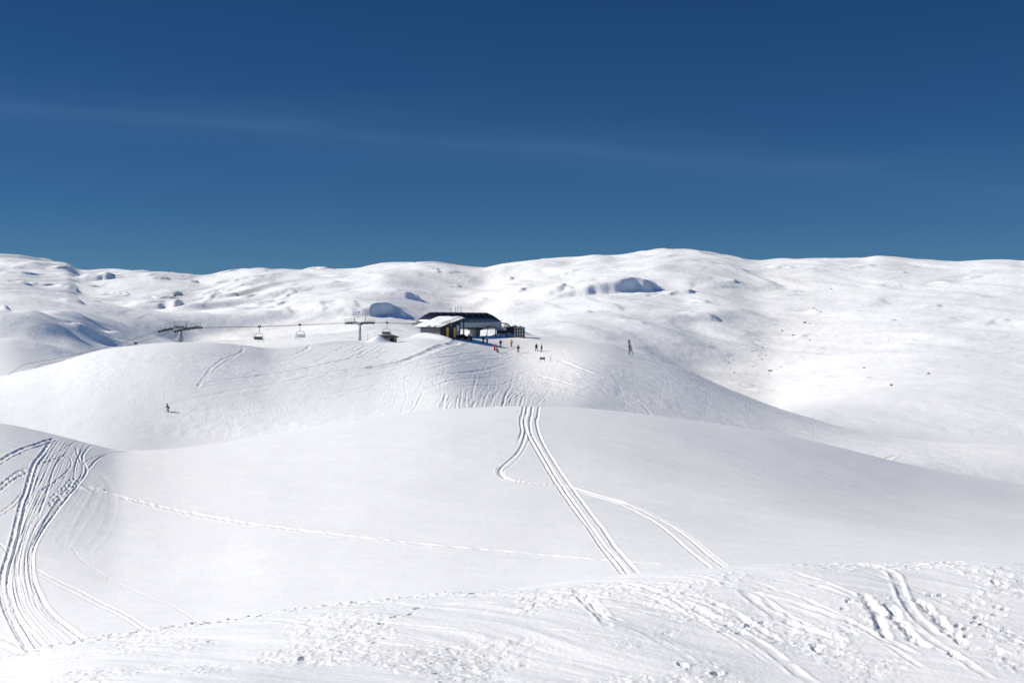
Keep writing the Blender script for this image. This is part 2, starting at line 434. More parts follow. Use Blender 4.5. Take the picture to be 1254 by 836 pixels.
for i in range(13):                                             # long curving ski lines running down to the right
    x0 = random.uniform(640, 1060); y0 = 703 + random.uniform(-3, 30)
    L = random.uniform(.4, 1.2); tw_ = random.uniform(.7, 1.15)
    pts = [(x0 + L * a, y0 + L * b * tw_) for a, b in [(0, 0), (50, 14), (100, 34), (150, 62), (200, 95)]]
    fgl(pts, random.uniform(.05, .13), random.uniform(.012, .04), rim=.7, rough=.6, seed=i)
for i in range(26):
    x0 = random.uniform(300, 1150); y0 = curve(np.array([x0]), A_PY)[0] + random.uniform(4, 60)
    sl = random.uniform(-.02, .16)
    L = random.uniform(60, 230)
    fgl([(x0, y0), (x0 + L * .5, y0 + L * sl * .45), (x0 + L, y0 + L * sl)], random.uniform(.05, .14), random.uniform(.015, .04), rim=.8, rough=.6, seed=i + 50)
fgl([(911, 725), (930, 737), (954, 752), (975, 762), (1000, 772), (1030, 782)], .13, .09, rough=.6)
fgl([(921, 724), (942, 737), (966, 752), (990, 764)], .10, .06, rough=.6)
fgl([(1046, 690), (1070, 695), (1092, 704), (1100, 716), (1108, 734), (1124, 756), (1150, 776)], .12, .06, rim=.8, rough=.5)
fgl([(706, 726), (722, 740), (734, 752), (744, 768)], .12, .09, rough=.7); fgl([(712, 724), (728, 738), (742, 752)], .10, .07, rough=.7)

# ------------------------------------------------------------------ relief: ski hill
X, Y = hill.X, hill.YY
PX = upx(X / Y)
z = 0.5 * fbm(X / 60, Y / 60, 201, 2)
piste = sstep(500, 640, PX + (Y - 250) * 0.8)
z += (0.025 + 0.01 * piste) * fbm(X / 3.0, Y / 5.0, 211, 3)
z += 0.055 * fbm((X * .95 + Y * .30) / 22, (Y * .95 - X * .3) / 2.4, 221, 2)
z += 0.10 * fbm(X / 16, Y / 16, 231, 2)
mog = sstep(-.1, .35, fbm(X / 25, Y / 25, 241, 2))
z += mog * 0.034 * fbm(X / 1.6, Y / 2.6, 251, 2)
yc = curve(upx(hill.u), C_Y)[None, :]
calm = 1 - np.exp(-((PX - 590) / 75) ** 2) * np.exp(-((Y - 345) / 26) ** 2) * .8
hill.z += z * calm * (1 - sstep(430, 520, Y) * .5)
def hl(pts, w, d, **k): carve(hill, px_line(pts, 1.5, far_end=C_Y), w, d * DH, **k)
for i in range(64):                                             # strokes of turns dropping to the dip
    bx = random.gauss(590, 42); by = 500 + abs(bx - 640) * .05 - random.uniform(0, 16) * random.random()
    sl = random.uniform(.2, 1.5); L = random.uniform(8, 32)
    hl([(bx, by), (bx + sl * L * .5, by - L * .55), (bx + sl * L * .85, by - L)], random.uniform(.10, .2), random.uniform(.02, .11), rim=.5, rough=.5, seed=i)
for i in range(30):
    bx = random.uniform(640, 1000); by = curve(np.array([bx]), B_PY)[0] - random.uniform(2, 20)
    sl = random.uniform(-1.6, .6); L = random.uniform(15, 40)
    hl([(bx, by), (bx + sl * L * .4, by - L * .5), (bx + sl * L, by - L)], .13, random.uniform(.02, .06), rim=.5, rough=.4, seed=i)
for i in range(26):                                             # long sweeping runs down to the left
    x0 = random.uniform(430, 660); y0 = random.uniform(422, 470)
    L = random.uniform(.5, 1.2)
    hl([(x0, y0), (x0 - 70 * L, y0 + 14 * L), (x0 - 170 * L, y0 + 34 * L), (x0 - 300 * L, y0 + 58 * L)], random.uniform(.25, .5), random.uniform(.04, .10), rim=.6, rough=.5, seed=i)
for i in range(20):
    x0 = random.uniform(640, 740); y0 = random.uniform(424, 470)
    L = random.uniform(.4, 1)
    hl([(x0, y0), (x0 + 60 * L, y0 + 14 * L), (x0 + 130 * L, y0 + 34 * L), (x0 + 230 * L, y0 + 62 * L)], random.uniform(.25, .45), random.uniform(.03, .09), rim=.6, rough=.5, seed=i)
for i in range(44):                                             # linked turns skied down the front of the hill
    x0 = random.uniform(480, 760); y0 = random.uniform(428, 460); L = random.uniform(25, 60); dr = (x0 - 610) * random.uniform(.1, .5) / 100; am_ = random.uniform(1.5, 5); ph_ = random.random() * 6
    hl([(x0 + dr * L * q + am_ * math.sin(ph_ + q * random.uniform(9, 12)), y0 + L * q) for q in np.linspace(0, 1, 12)], random.uniform(.08, .13), random.uniform(.015, .06), rim=.6, rough=.5, seed=i)
hl([(562, 417), (545, 423), (524, 431), (500, 441), (470, 448), (440, 453)], .8, .5, rim=.3, rough=.5)
hl([(293, 421), (298, 424), (294, 430), (276, 438), (262, 448), (252, 462), (240, 478)], .25, .11, rim=.5, rough=.6)
hl([(300, 428), (280, 440), (262, 455), (250, 470)], .22, .08, rim=.5, rough=.6)
for i in range(26):                                             # rough windblown bank by the second lift tower
    x0 = random.uniform(370, 470); y0 = random.uniform(421, 436)
    hl([(x0, y0), (x0 - 7, y0 + 4), (x0 - 16, y0 + 7)], .3, random.uniform(.03, .13), rim=.5, rough=.5, seed=i)
hl([(684, 441), (705, 451), (740, 464), (800, 482), (880, 503), (960, 523), (1030, 536)], .5, .16, rim=.9, rough=.3)
hl([(1030, 556), (1090, 560), (1160, 567), (1254, 573)], .5, .14, rim=.9, rough=.3)
hl([(1010, 541), (1100, 545), (1254, 556)], .4, .08, rim=.9, rough=.3)
# wind-packed drifts and snow banks
mound(hill, *locate(786, 431), 5, 6, .9, 0)
mound(hill, -17.3, 321.3, 5.5, 2.0, 1.0, R(143), 2.4)            # against the gable hut
mound(hill, -21.5, 322.5, 3.0, 2.5, .7, 0)
mound(hill, -28.5, 303.6, 2.0, 1.5, 1.6, R(20), 2)               # before the buried hut
mound(hill, -5.5, 368, 7, 3.5, 1.9, 0, 2.4)                      # bank behind the station
mound(hill, 0.4, 360, 4, 2.5, 2.0, 0, 2.2)
mound(hill, 4.5, 346, 2.2, 1.5, .4, 0)

# ------------------------------------------------------------------ relief: mountains
X, Y = far.X, far.YY
PX = upx(X / Y)
wE = sstep(950, 1500, Y)
wx = X + 60 * perlin(X / 260, Y / 260, 301); wy = Y + 60 * perlin(X / 260, Y / 260, 302)
amp = (1 + .4 * sstep(420, 200, PX)) * (1 - .35 * sstep(850, 1000, PX))
z = wE * amp * (9 * fbm(wx / 330, wy / 420, 311, 2) + 3.5 * fbm(wx / 95, wy / 150, 321, 2))
# wind-cut shoulders: long gentle windward backs, short steep lee faces
for sc, am, sd in [(260, 7, 331), (95, 1.6, 341), (38, .4, 351)]:
    ph = (wx * .80 - wy * .42) / sc + 1.6 * perlin(wx / (sc * 2.4), wy / (sc * 3.2), sd)
    fr = ph - np.floor(ph)
    saw = np.where(fr < .80, fr / .80, (1 - fr) / .20); saw = saw * saw * (3 - 2 * saw)
    mask = sstep(.05, .55, fbm(wx / (sc * 2.2), wy / (sc * 2.6), sd + 5, 2))
    z += wE * amp * am * saw * mask
z += sstep(700, 1300, Y) * (.40 * fbm((X + Y * .3) / 30, (Y - X * .3) / 26, 361, 2) + .18 * fbm(X / 8, Y / 12, 371, 2))
lowD = 1 - wE
z += lowD * (1.2 * fbm(X / 90, Y / 120, 381, 2) + .15 * fbm(X / 14, Y / 24, 391, 2))
# blue-shaded hollows on the hill at the left
ydn = curve(upx(far.u), D_Y)[None, :]
lw = sstep(260, 60, PX) * np.exp(-((Y - 690) / 190) ** 2)
phs = (X * .85 - Y * .35) / 34 + 1.2 * perlin(X / 90, Y / 110, 401)
fr = phs - np.floor(phs); saw = np.where(fr < .25, fr / .25, (1 - fr) / .75); saw = saw * saw * (3 - 2 * saw)
z += lw * (5 * fbm(X / 85, Y / 100, 411, 2) + 1.6 * fbm(X / 26, Y / 34, 421, 2) + 5.0 * saw * sstep(-.5, .2, fbm(X / 60, Y / 80, 431, 2)) * sstep(1.0, .86, Y / ydn))
far.z += z
def lee(px, py, wpx, hpx, ang=-33, long=2.6):
    """a drifted shoulder whose lee face stands hpx high and wpx wide at the photo point"""
    x, y = locate(px, py + hpx * .5)
    k = y / F; H = hpx * k * .72; half = wpx * k * .62
    d = np.array([math.cos(R(ang)), math.sin(R(ang))]); n = np.array([-d[1], d[0]])
    steep = max(H / math.tan(R(41)), 8 + y / 400); r = max(half * 2, H * 12, 30) + steep
    W = far.window(x - r, x + r, y - r, y + r)
    if W is None: return
    rs, cs = W
    dx = far.X[rs, cs] - x; dy = far.YY[rs, cs] - y
    q = dx * d[0] + dy * d[1]; s = dx * n[0] + dy * n[1]
    q = q + (s / half) ** 2 * steep * .9 + steep * .95 * fbm(dx / max(half * .8, 34) + px, dy / max(half * 1.1, 45), 7, 2 if half < 50 else 3, .5)
    back = max(H * 9, half * 1.1)
    rise = np.where(q < -back, 0, np.where(q < 0, (q + back) / back, np.clip(1 - q / steep, 0, 1)))
    rise = rise * rise * (3 - 2 * rise)
    far.z[rs, cs] += H * (1 + .25 * fbm(dx / (half * 1.1) + py, dy / half, 9, 2)) * rise * np.exp(-(np.abs(s) / half) ** 2.2)
for f in [(768, 340, 120, 24), (838, 352, 60, 7), (686, 356, 40, 8), (636, 360, 34, 5), (462, 372, 88, 17), (505, 370, 36, 10), (536, 337, 9, 3), (626, 335, 12, 4), (560, 352, 14, 4), (430, 383, 30, 6),
          (206, 373, 50, 12), (216, 353, 24, 6), (130, 340, 50, 7), (60, 344, 46, 8), (28, 347, 30, 6), (92, 378, 26, 8), (4, 377, 18, 12), (75, 329, 40, 5), (200, 343, 50, 4), (262, 352, 24, 4), (240, 345, 18, 5), (116, 368, 22, 5),
          (30, 334, 40, 4), (150, 356, 20, 8), (88, 352, 18, 9), (60, 366, 14, 6), (250, 337, 16, 3),
          (872, 389, 26, 7), (862, 365, 36, 4), (900, 347, 30, 3), (1000, 382, 14, 7), (1010, 461, 18, 8), (990, 474, 16, 4), (934, 475, 20, 4), (912, 468, 10, 3), (1115, 414, 16, 5), (1062, 324, 46, 4), (1155, 346, 14, 3), (1230, 391, 20, 4),
          (1105, 330, 26, 3), (1180, 330, 26, 2), (960, 328, 30, 3), (1145, 378, 30, 4), (1060, 462, 26, 3), (970, 355, 30, 3), (720, 383, 30, 4), (780, 398, 26, 3), (590, 372, 20, 3), (350, 360, 40, 4), (330, 378, 40, 5), (300, 352, 30, 3), (410, 350, 24, 3)]:
    lee(*f)

rs_ = random.Random(5)
for i in range(46): lee(rs_.uniform(-20, 430), rs_.uniform(326, 378), rs_.uniform(26, 80), rs_.uniform(1.4, 4.2), ang=rs_.uniform(-70, -35))
for i in range(60): lee(rs_.uniform(430, 1260), rs_.uniform(322, 430), rs_.uniform(24, 80), rs_.uniform(.8, 2.4), ang=rs_.uniform(-75, -35))
mound(far, *locate(1219, 319), 26, 60, 6, 0, 1.6)
for a, b in ((near, hill), (hill, far)):                        # neighbouring sheets share their common edge
    edge = np.interp(b.u, a.u, a.z[-1]); off = edge - b.z[0]
    n = 14; fade = np.linspace(1, 0, n)[:, None]
    b.z[:n] += off[None, :] * fade

# ------------------------------------------------------------------ materials
def new_mat(name):
    m = bpy.data.materials.new(name); m.use_nodes = True
    nt = m.node_tree; return m, nt, nt.nodes['Principled BSDF']
def snow_mat(name, scale, dist, strength=.6, col=(.90, .897, .89)):
    m, nt, b = new_mat(name)
    b.inputs['Roughness'].default_value = .62; b.inputs['Specular IOR Level'].default_value = .25
    tc = nt.nodes.new('ShaderNodeTexCoord')
    n1 = nt.nodes.new('ShaderNodeTexNoise'); n1.inputs['Scale'].default_value = scale; n1.inputs['Detail'].default_value = 5; n1.inputs['Roughness'].default_value = .65
    nt.links.new(tc.outputs['Object'], n1.inputs['Vector'])
    bp = nt.nodes.new('ShaderNodeBump'); bp.inputs['Strength'].default_value = strength; bp.inputs['Distance'].default_value = dist
    nt.links.new(n1.outputs['Fac'], bp.inputs['Height']); nt.links.new(bp.outputs['Normal'], b.inputs['Normal'])
    n2 = nt.nodes.new('ShaderNodeTexNoise'); n2.inputs['Scale'].default_value = scale * .07; n2.inputs['Detail'].default_value = 3
    nt.links.new(tc.outputs['Object'], n2.inputs['Vector'])
    mx = nt.nodes.new('ShaderNodeMix'); mx.data_type = 'RGBA'
    mx.inputs['A'].default_value = (*col, 1); mx.inputs['B'].default_value = (col[0] * .955, col[1] * .96, col[2] * .97, 1)
    nt.links.new(n2.outputs['Fac'], mx.inputs['Factor']); nt.links.new(mx.outputs['Result'], b.inputs['Base Color'])
    return m
def solid(name, col, rough=.6, metal=0, vary=.25, scale=6, bump=0.0, stretch=None):
    m, nt, b = new_mat(name)
    b.inputs['Roughness'].default_value = rough; b.inputs['Metallic'].default_value = metal
    tc = nt.nodes.new('ShaderNodeTexCoord'); mp = nt.nodes.new('ShaderNodeMapping')
    if stretch: mp.inputs['Scale'].default_value = stretch
    nt.links.new(tc.outputs['Object'], mp.inputs['Vector'])
    n = nt.nodes.new('ShaderNodeTexNoise'); n.inputs['Scale'].default_value = scale; n.inputs['Detail'].default_value = 4
    nt.links.new(mp.outputs['Vector'], n.inputs['Vector'])
    mx = nt.nodes.new('ShaderNodeMix'); mx.data_type = 'RGBA'
    mx.inputs['A'].default_value = (*[c * (1 - vary) for c in col], 1); mx.inputs['B'].default_value = (*[min(1, c * (1 + vary)) for c in col], 1)
    nt.links.new(n.outputs['Fac'], mx.inputs['Factor']); nt.links.new(mx.outputs['Result'], b.inputs['Base Color'])
    if bump:
        bp = nt.nodes.new('ShaderNodeBump'); bp.inputs['Strength'].default_value = .5; bp.inputs['Distance'].default_value = bump
        nt.links.new(n.outputs['Fac'], bp.inputs['Height']); nt.links.new(bp.outputs['Normal'], b.inputs['Normal'])
    return m
SNOW_NEAR = snow_mat('snow_near', 6, .03, .65, (.885, .882, .875))
SNOW_HILL = snow_mat('snow_hill', 2.2, .14, .6, (.895, .893, .888))
SNOW_FAR = snow_mat('snow_far', .12, 1.2, .45, (.915, .913, .905))
SNOW_ROOF = snow_mat('snow_roof', 2.5, .05, .5)
M = dict(galv=solid('weathered_galvanised', (.17, .17, .17), .6, .3),
        steel=solid('galvanised_steel', (.30, .31, .32), .45, .7, .15, 3), grey=solid('grey_paint', (.33, .35, .38), .5, .1, .12, 2),
    dark=solid('dark_steel', (.035, .038, .042), .5, .3), black=solid('black_rubber', (.018, .018, .02), .7),
    canopy=solid('dark_canopy_glass', (.016, .015, .021), .30, .1, .35, 1.2), canopy_rib=solid('canopy_rib', (.13, .14, .16), .45, .3),
    fascia=solid('grey_fascia', (.54, .47, .42), .5, .1, .1, 1.5), concrete=solid('concrete', (.30, .265, .23), .9, 0, .2, 3, .01),
    timber=solid('grey_timber', (.20, .185, .17), .8, 0, .35, 4, .01, (1, 1, 6)), timber_dark=solid('black_timber', (.022, .022, .026), .75, 0, .3, 4, .008, (6, 6, 1)),
    orange=solid('orange_door_paint', (.88, .38, .03), .55, 0, .12, 5), white=solid('white_paint', (.72, .73, .74), .5, 0, .06, 3),
    glass=solid('window_glass', (.10, .13, .17), .08, 0, .1, 2), seat=solid('seat_upholstery', (.022, .024, .03), .65), seat_light=solid('pale_seat_upholstery', (.26, .28, .31), .6),
    cream=solid('cream_wall', (.42, .36, .27), .8, 0, .12, 3), roofing=solid('dark_roofing', (.035, .035, .04), .8, 0, .3, 5),
    rock=solid('bare_rock', (.075, .062, .055), .9, 0, .5, .6, .3), net=solid('dark_netting', (.03, .03, .035), .8), wood=solid('weathered_wood', (.22, .17, .12), .85, 0, .25, 5),
    signwhite=solid('sign_back', (.20, .20, .21), .6), skin=solid('skin', (.48, .28, .2), .6, 0, .05), rope=solid('wire_rope', (.10, .10, .11), .5, .5),
    red=solid('red_cloth', (.55, .03, .035), .8), yellow=solid('yellow_cloth', (.55, .33, .05), .8), navy=solid('navy_cloth', (.03, .045, .09), .8), blk=solid('black_cloth', (.015, .015, .02), .8),
    brown=solid('brown_cloth', (.09, .06, .04), .8), olive=solid('olive_cloth', (.22, .18, .09), .8), greyc=solid('grey_cloth', (.25, .26, .28), .8), whitec=solid('white_cloth', (.7, .7, .72), .8),
    plum=solid('plum_cloth', (.10, .03, .06), .8), blue=solid('steel_blue_shell', (.06, .11, .19), .5), orangec=solid('orange_cloth', (.45, .2, .05), .8), rust=solid('rust_paint', (.20, .09, .05), .7))

near.mesh('snow_slope_ground', SNOW_NEAR)
hill.mesh('ski_hill', SNOW_HILL)
far.mesh('snow_mountains', SNOW_FAR)
def rear_ground():                                              # the slope climbs on behind the camera
    xs = np.linspace(-86, 86, 130); ys = np.concatenate([np.linspace(-60, 0, 60, endpoint=False), np.linspace(0, 2.5, 6)])
    xx, yy = np.meshgrid(xs, ys); d = 2.2 - yy
    zz = -1.78 + .12 * np.maximum(d, 0) + .25 * fbm(xx / 7, yy / 7, 501, 3) * sstep(1, 8, d) + np.minimum(d, 0) * .9
    idx = np.arange(xx.size).reshape(xx.shape)
    me = bpy.data.meshes.new('snow_slope_ground_rear'); me.from_pydata(np.stack([xx, yy, zz], -1).reshape(-1, 3).tolist(), [], np.stack([idx[:-1, :-1], idx[:-1, 1:], idx[1:, 1:], idx[1:, :-1]], -1).reshape(-1, 4).tolist())
    me.polygons.foreach_set('use_smooth', [True] * len(me.polygons)); me.materials.append(SNOW_NEAR)
    o = bpy.data.objects.new('snow_slope_ground_rear', me); C.objects.link(o); o['kind'] = 'structure'
rear_ground()

# ------------------------------------------------------------------ mesh builder
class MB:
    def __init__(s): s.v = []; s.f = []; s.mi = []; s.smooth = []
    def add(s, verts, faces, mi=0, smooth=False):
        o = len(s.v); s.v += [tuple(v) for v in verts]; s.f += [tuple(i + o for i in f) for f in faces]; s.mi += [mi] * len(faces); s.smooth += [smooth] * len(faces); return s
    def box(s, c, size, rot=None, mi=0, bev=0):
        c = Vector(c); h = Vector(size) / 2
        if bev:
            b = min(bev, min(h) * .9); prof = []
            for zz, ins in ((-h.z, b), (-h.z + b, 0), (h.z - b, 0), (h.z, b)):
                x, y = h.x - ins, h.y - ins; q = b if ins == 0 else b * .6
                prof.append([(-x + q, -y, zz), (x - q, -y, zz), (x, -y + q, zz), (x, y - q, zz), (x - q, y, zz), (-x + q, y, zz), (-x, y - q, zz), (-x, -y + q, zz)])
            vs = [Vector(p) for r in prof for p in r]; fs = []
            for k in range(3):
                for i in range(8): j = (i + 1) % 8; fs.append((k*8 + i, k*8 + j, k*8 + 8 + j, k*8 + 8 + i))
            fs += [tuple(range(7, -1, -1)), tuple(range(24, 32))]
        else:
            vs = [Vector((x, y, z)) for z in (-h.z, h.z) for y in (-h.y, h.y) for x in (-h.x, h.x)]
            fs = [(0, 2, 3, 1), (4, 5, 7, 6), (0, 1, 5, 4), (2, 6, 7, 3), (0, 4, 6, 2), (1, 3, 7, 5)]
        if rot: vs = [rot @ v for v in vs]
        return s.add([v + c for v in vs], fs, mi)
    def tube(s, pts, r, n=8, mi=0, cap=True, closed=False):
        pts = [Vector(p) for p in pts]; rs = r if isinstance(r, (list, tuple)) else [r] * len(pts)
        vs = []; N = len(pts); ref = None
        for i, p in enumerate(pts):
            d = (pts[(i + 1) % N] - pts[i - 1]) if closed else (pts[min(i + 1, N - 1)] - pts[max(i - 1, 0)])
            d.normalize()
            if ref is None: ref = Vector((0, 0, 1)) if abs(d.z) < .9 else Vector((1, 0, 0))
            a = d.cross(ref).normalized(); b = a.cross(d).normalized(); ref = b
            for k in range(n):
                t = 2 * math.pi * k / n; vs.append(p + (a * math.cos(t) + b * math.sin(t)) * rs[i])
        fs = []
        for i in range(N if closed else N - 1):
            for k in range(n):
                k2 = (k + 1) % n; j = (i + 1) % N; fs.append((i*n + k, i*n + k2, j*n + k2, j*n + k))
        if cap and not closed: fs += [tuple(range(n - 1, -1, -1)), tuple(range((N - 1) * n, N * n))]
        return s.add(vs, fs, mi, True)
    def loft(s, rings, mi=0, smooth=True, cap=True):
        n = len(rings[0]); vs = [p for r in rings for p in r]; fs = []
        for i in range(len(rings) - 1):
            for k in range(n): k2 = (k + 1) % n; fs.append((i*n + k, i*n + k2, (i+1)*n + k2, (i+1)*n + k))
        if cap: fs += [tuple(range(n - 1, -1, -1)), tuple(range((len(rings) - 1) * n, len(rings) * n))]
        return s.add(vs, fs, mi, smooth)
    def prism(s, poly, y0, y1, mi=0, axis='y'):
        """polygon in (a, z) pushed along the other horizontal axis"""
        mk = (lambda a, z, d: (a, d, z)) if axis == 'y' else (lambda a, z, d: (d, a, z))
        n = len(poly); vs = [mk(a, z, y0) for a, z in poly] + [mk(a, z, y1) for a, z in poly]
        fs = [(i, (i + 1) % n, n + (i + 1) % n, n + i) for i in range(n)] + [tuple(range(n - 1, -1, -1)), tuple(range(n, 2 * n))]
        return s.add(vs, fs, mi)
    def ball(s, c, r, mi=0, seg=10, ring=7, sc=(1, 1, 1)):
        c = Vector(c); vs = [c + Vector((0, 0, -r * sc[2]))]; fs = []
        for i in range(1, ring):
            t = math.pi * i / ring - math.pi / 2
            for k in range(seg):
                a = 2 * math.pi * k / seg; vs.append(c + Vector((r*sc[0]*math.cos(t)*math.cos(a), r*sc[1]*math.cos(t)*math.sin(a), r*sc[2]*math.sin(t))))
        vs.append(c + Vector((0, 0, r * sc[2]))); top = len(vs) - 1
        for k in range(seg):
            k2 = (k + 1) % seg; fs.append((0, 1 + k2, 1 + k)); fs.append((top, top - seg + k, top - seg + k2))
            for i in range(ring - 2): a = 1 + i * seg; fs.append((a + k, a + k2, a + seg + k2, a + seg + k))
        return s.add(vs, fs, mi, True)
    def build(s, name, mat, parent=None, label=None):
        me = bpy.data.meshes.new(name); me.from_pydata(s.v, [], s.f)
        for mm in (mat if isinstance(mat, (list, tuple)) else [mat]): me.materials.append(mm)
        me.polygons.foreach_set('material_index', s.mi); me.polygons.foreach_set('use_smooth', s.smooth); me.update()
        import bmesh
        bm = bmesh.new(); bm.from_mesh(me); bmesh.ops.recalc_face_normals(bm, faces=bm.faces); bm.to_mesh(me); bm.free()
        o = bpy.data.objects.new(name, me); C.objects.link(o)
        if parent: o.parent = parent
        if label: o['label'] = label
        return o
def tag(o, label, cat, group=None, kind=None):
    o['label'] = label; o['category'] = cat
    if group: o['group'] = group
    if kind: o['kind'] = kind
    return o
def empty(name, loc, rz=0):
    o = bpy.data.objects.new(name, None); o.empty_display_size = .5; C.objects.link(o); o.location = loc; o.rotation_euler = (0, 0, rz); return o
def kids(o): return [c for c in bpy.data.objects if c.parent == o]
def copy_tree(o, parent=None):
    c = o.copy(); C.objects.link(c); c.parent = parent
    for ch in kids(o): copy_tree(ch, c)
    return c

# lift line: the axis runs from the front left to the back right
AX = Vector((33, 45, 0)).normalized(); AN = math.atan2(AX.y, AX.x)       # local +x along the line
PN = Vector((AX.y, -AX.x, 0))                                            # towards the camera side (local -y)
LINE0 = Vector((-20.4, 336.6, 0))                                        # where the line enters the station
def on_line(px, side=0):
    """point on the lift axis (side: metres towards the camera side) seen in photo column px"""
    u = (px - 627) / F; b = LINE0 + PN * side
    k = (u * b.y - b.x) / (AX.x - u * AX.y); return b + AX * k
def zpy(py, Yd): return float(ray(627, py)[1]) * Yd
GAUGE = 2.3

# ------------------------------------------------------------------ lift towers
def make_tower(base, rope_z, mast_r, sheave_len, wheels, tilt, gantry_h, with_light):
    gz = ground(base.x, base.y)
    t = empty('lift_tower', (base.x, base.y, gz - .3), AN); H = rope_z - gz + .3
    MB().tube([(0, 0, 0), (0, 0, H * .5), (0, 0, H - .25)], [mast_r, mast_r * .93, mast_r * .82], 14).build('mast', M['grey'], t)
    MB().box((0, 0, .35), (1.5, 1.5, .7), bev=.08).build('base', M['concrete'], t)
    MB().box((0, 0, H - .1), (.42, 2 * GAUGE + .5, .42), bev=.04).box((0, 0, H - .35), (.6, .9, .35), bev=.03).build('crossarm', M['galv'], t)
    g = MB()
    for s in (-1, 1):
        g.tube([(0, s * 1.35, H), (0, s * 1.85, H + gantry_h)], .07, 6)
    g.box((0, 0, H + gantry_h + .06), (.16, 4.7, .16))
    g.build('gantry_frame', M['galv'], t)
    for s in (-1, 1):
        b = MB(); rz = Matrix.Rotation(tilt, 3, 'Y'); L = sheave_len
        b.box(Vector((0, s * GAUGE, H + .12)) + rz @ Vector((0, 0, 0)), (L * .82, .16, .20), rz)
        b.box(Vector((0, s * GAUGE, H - .02)), (.5, .4, .5))
        sh = b.build('sheave_beam', M['galv'], t)
        wb = []
        for k in range(wheels):
            a = (k / (wheels - 1) - .5) * L; c = Vector((0, s * GAUGE, H - .06)) + rz @ Vector((a, 0, 0)) + Vector((0, 0, -abs(a) ** 2 * .012))
            MB().tube([c + Vector((0, -.09, 0)), c + Vector((0, -.05, 0)), c + Vector((0, .05, 0)), c + Vector((0, .09, 0))], [.22, .19, .19, .22], 12).build('wheel', M['black'], sh)
        w = MB()
        w.box(Vector((0, s * (GAUGE + .62), H - .1)), (L * .72, .5, .06), rz)
        for k in range(5):
            a = (k / 4 - .5) * L * .72; c = Vector((0, s * (GAUGE + .85), H - .08)) + rz @ Vector((a, 0, 0)); w.tube([c, c + Vector((0, 0, 1.0))], .03, 5)
        for hh in (.5, 1.0):
            w.tube([Vector((0, s * (GAUGE + .85), H - .08 + hh)) + rz @ Vector((-.36 * L, 0, 0)), Vector((0, s * (GAUGE + .85), H - .08 + hh)) + rz @ Vector((.36 * L, 0, 0))], .03, 5)
        w.build('catwalk', M['galv'], t)
    ld = MB()
    for s in (-.18, .18): ld.tube([(-mast_r - .12, s, .8), (-mast_r - .12, s, H - .5)], .022, 5)
    for k in range(int((H - 1.4) / .3)): ld.tube([(-mast_r - .12, -.18, .9 + k * .3), (-mast_r - .12, .18, .9 + k * .3)], .015, 4)
    ld.build('ladder', M['steel'], t)
    if with_light:
        MB().tube([(0, .3, H + gantry_h), (0, .3, H + gantry_h + .55)], .04, 6).box((0, .3, H + gantry_h + .62), (.26, .3, .42), bev=.04).build('floodlight', M['galv'], t)
    return t
T1 = on_line(221); T2 = on_line(440.8)
RZ1, RZ2 = zpy(402.4, T1.y), zpy(395.2, T2.y)
tower_near = make_tower(T1, RZ1, .34, 6.6, 12, R(-7), 1.35, False)
tag(tower_near, 'long-armed lift tower nearest the valley, an empty chair beside its thick mast', 'lift tower', 'towers of the chairlift')
tower_far = make_tower(T2, RZ2, .27, 4.2, 8, R(-1), 1.75, True)
tag(tower_far, 'slim grey lift tower with a floodlight on its top frame near the buried hut', 'lift tower', 'towers of the chairlift')

# haul rope: one endless loop through both towers and the station
def span(a, b, sag, n=24): return [a.lerp(b, i / n) - Vector((0, 0, 4 * sag * (i / n) * (1 - i / n))) for i in range(n)]
S0z = zpy(396.2, LINE0.y)
def rope_pts(side):
    s = GAUGE * side; o = PN * s
    low = on_line(40) + o; low.z = RZ1 - 6.2
    p1 = T1 + o + Vector((0, 0, RZ1 + .2)); p2 = T2 + o + Vector((0, 0, RZ2 + .2)); p3 = LINE0 + o + Vector((0, 0, S0z)); p4 = LINE0 + o + AX * 22 + Vector((0, 0, S0z))
    a1 = p1 - AX * 3.2 - Vector((0, 0, .55)); mid = low
    low2 = low + (low - p1) * 1.3 - Vector((0, 0, 11))
    return span(low2, low, .8, 16) + span(mid, a1, .6, 20) + span(a1, p1, -.05, 4) + span(p1, p2, .30, 40) + span(p2, p3, .1) + span(p3, p4, 0, 2) + [p4]
def rope_z(side, p):
    pts = rope_pts(side); best = min(range(len(pts) - 1), key=lambda i: abs((pts[i] - p).dot(AX)))
    a, b = pts[best], pts[best + 1]; k = (p - a).dot(AX) / max((b - a).dot(AX), 1e-6); return a.z + (b.z - a.z) * k
rb = MB(); near_side, far_side = rope_pts(1), rope_pts(-1)
endc = LINE0 + AX * 22; arc = []
for k in range(1, 12):
    t = math.pi * k / 12; arc.append(endc + PN * (GAUGE * math.cos(t)) + AX * (GAUGE * math.sin(t)) + Vector((0, 0, S0z)))
rb.tube(near_side + arc + far_side[::-1], .032, 5)
tag(rb.build('haul_rope', M['rope']), 'thin dark steel wire rope strung between the lift towers and the station', 'wire rope')

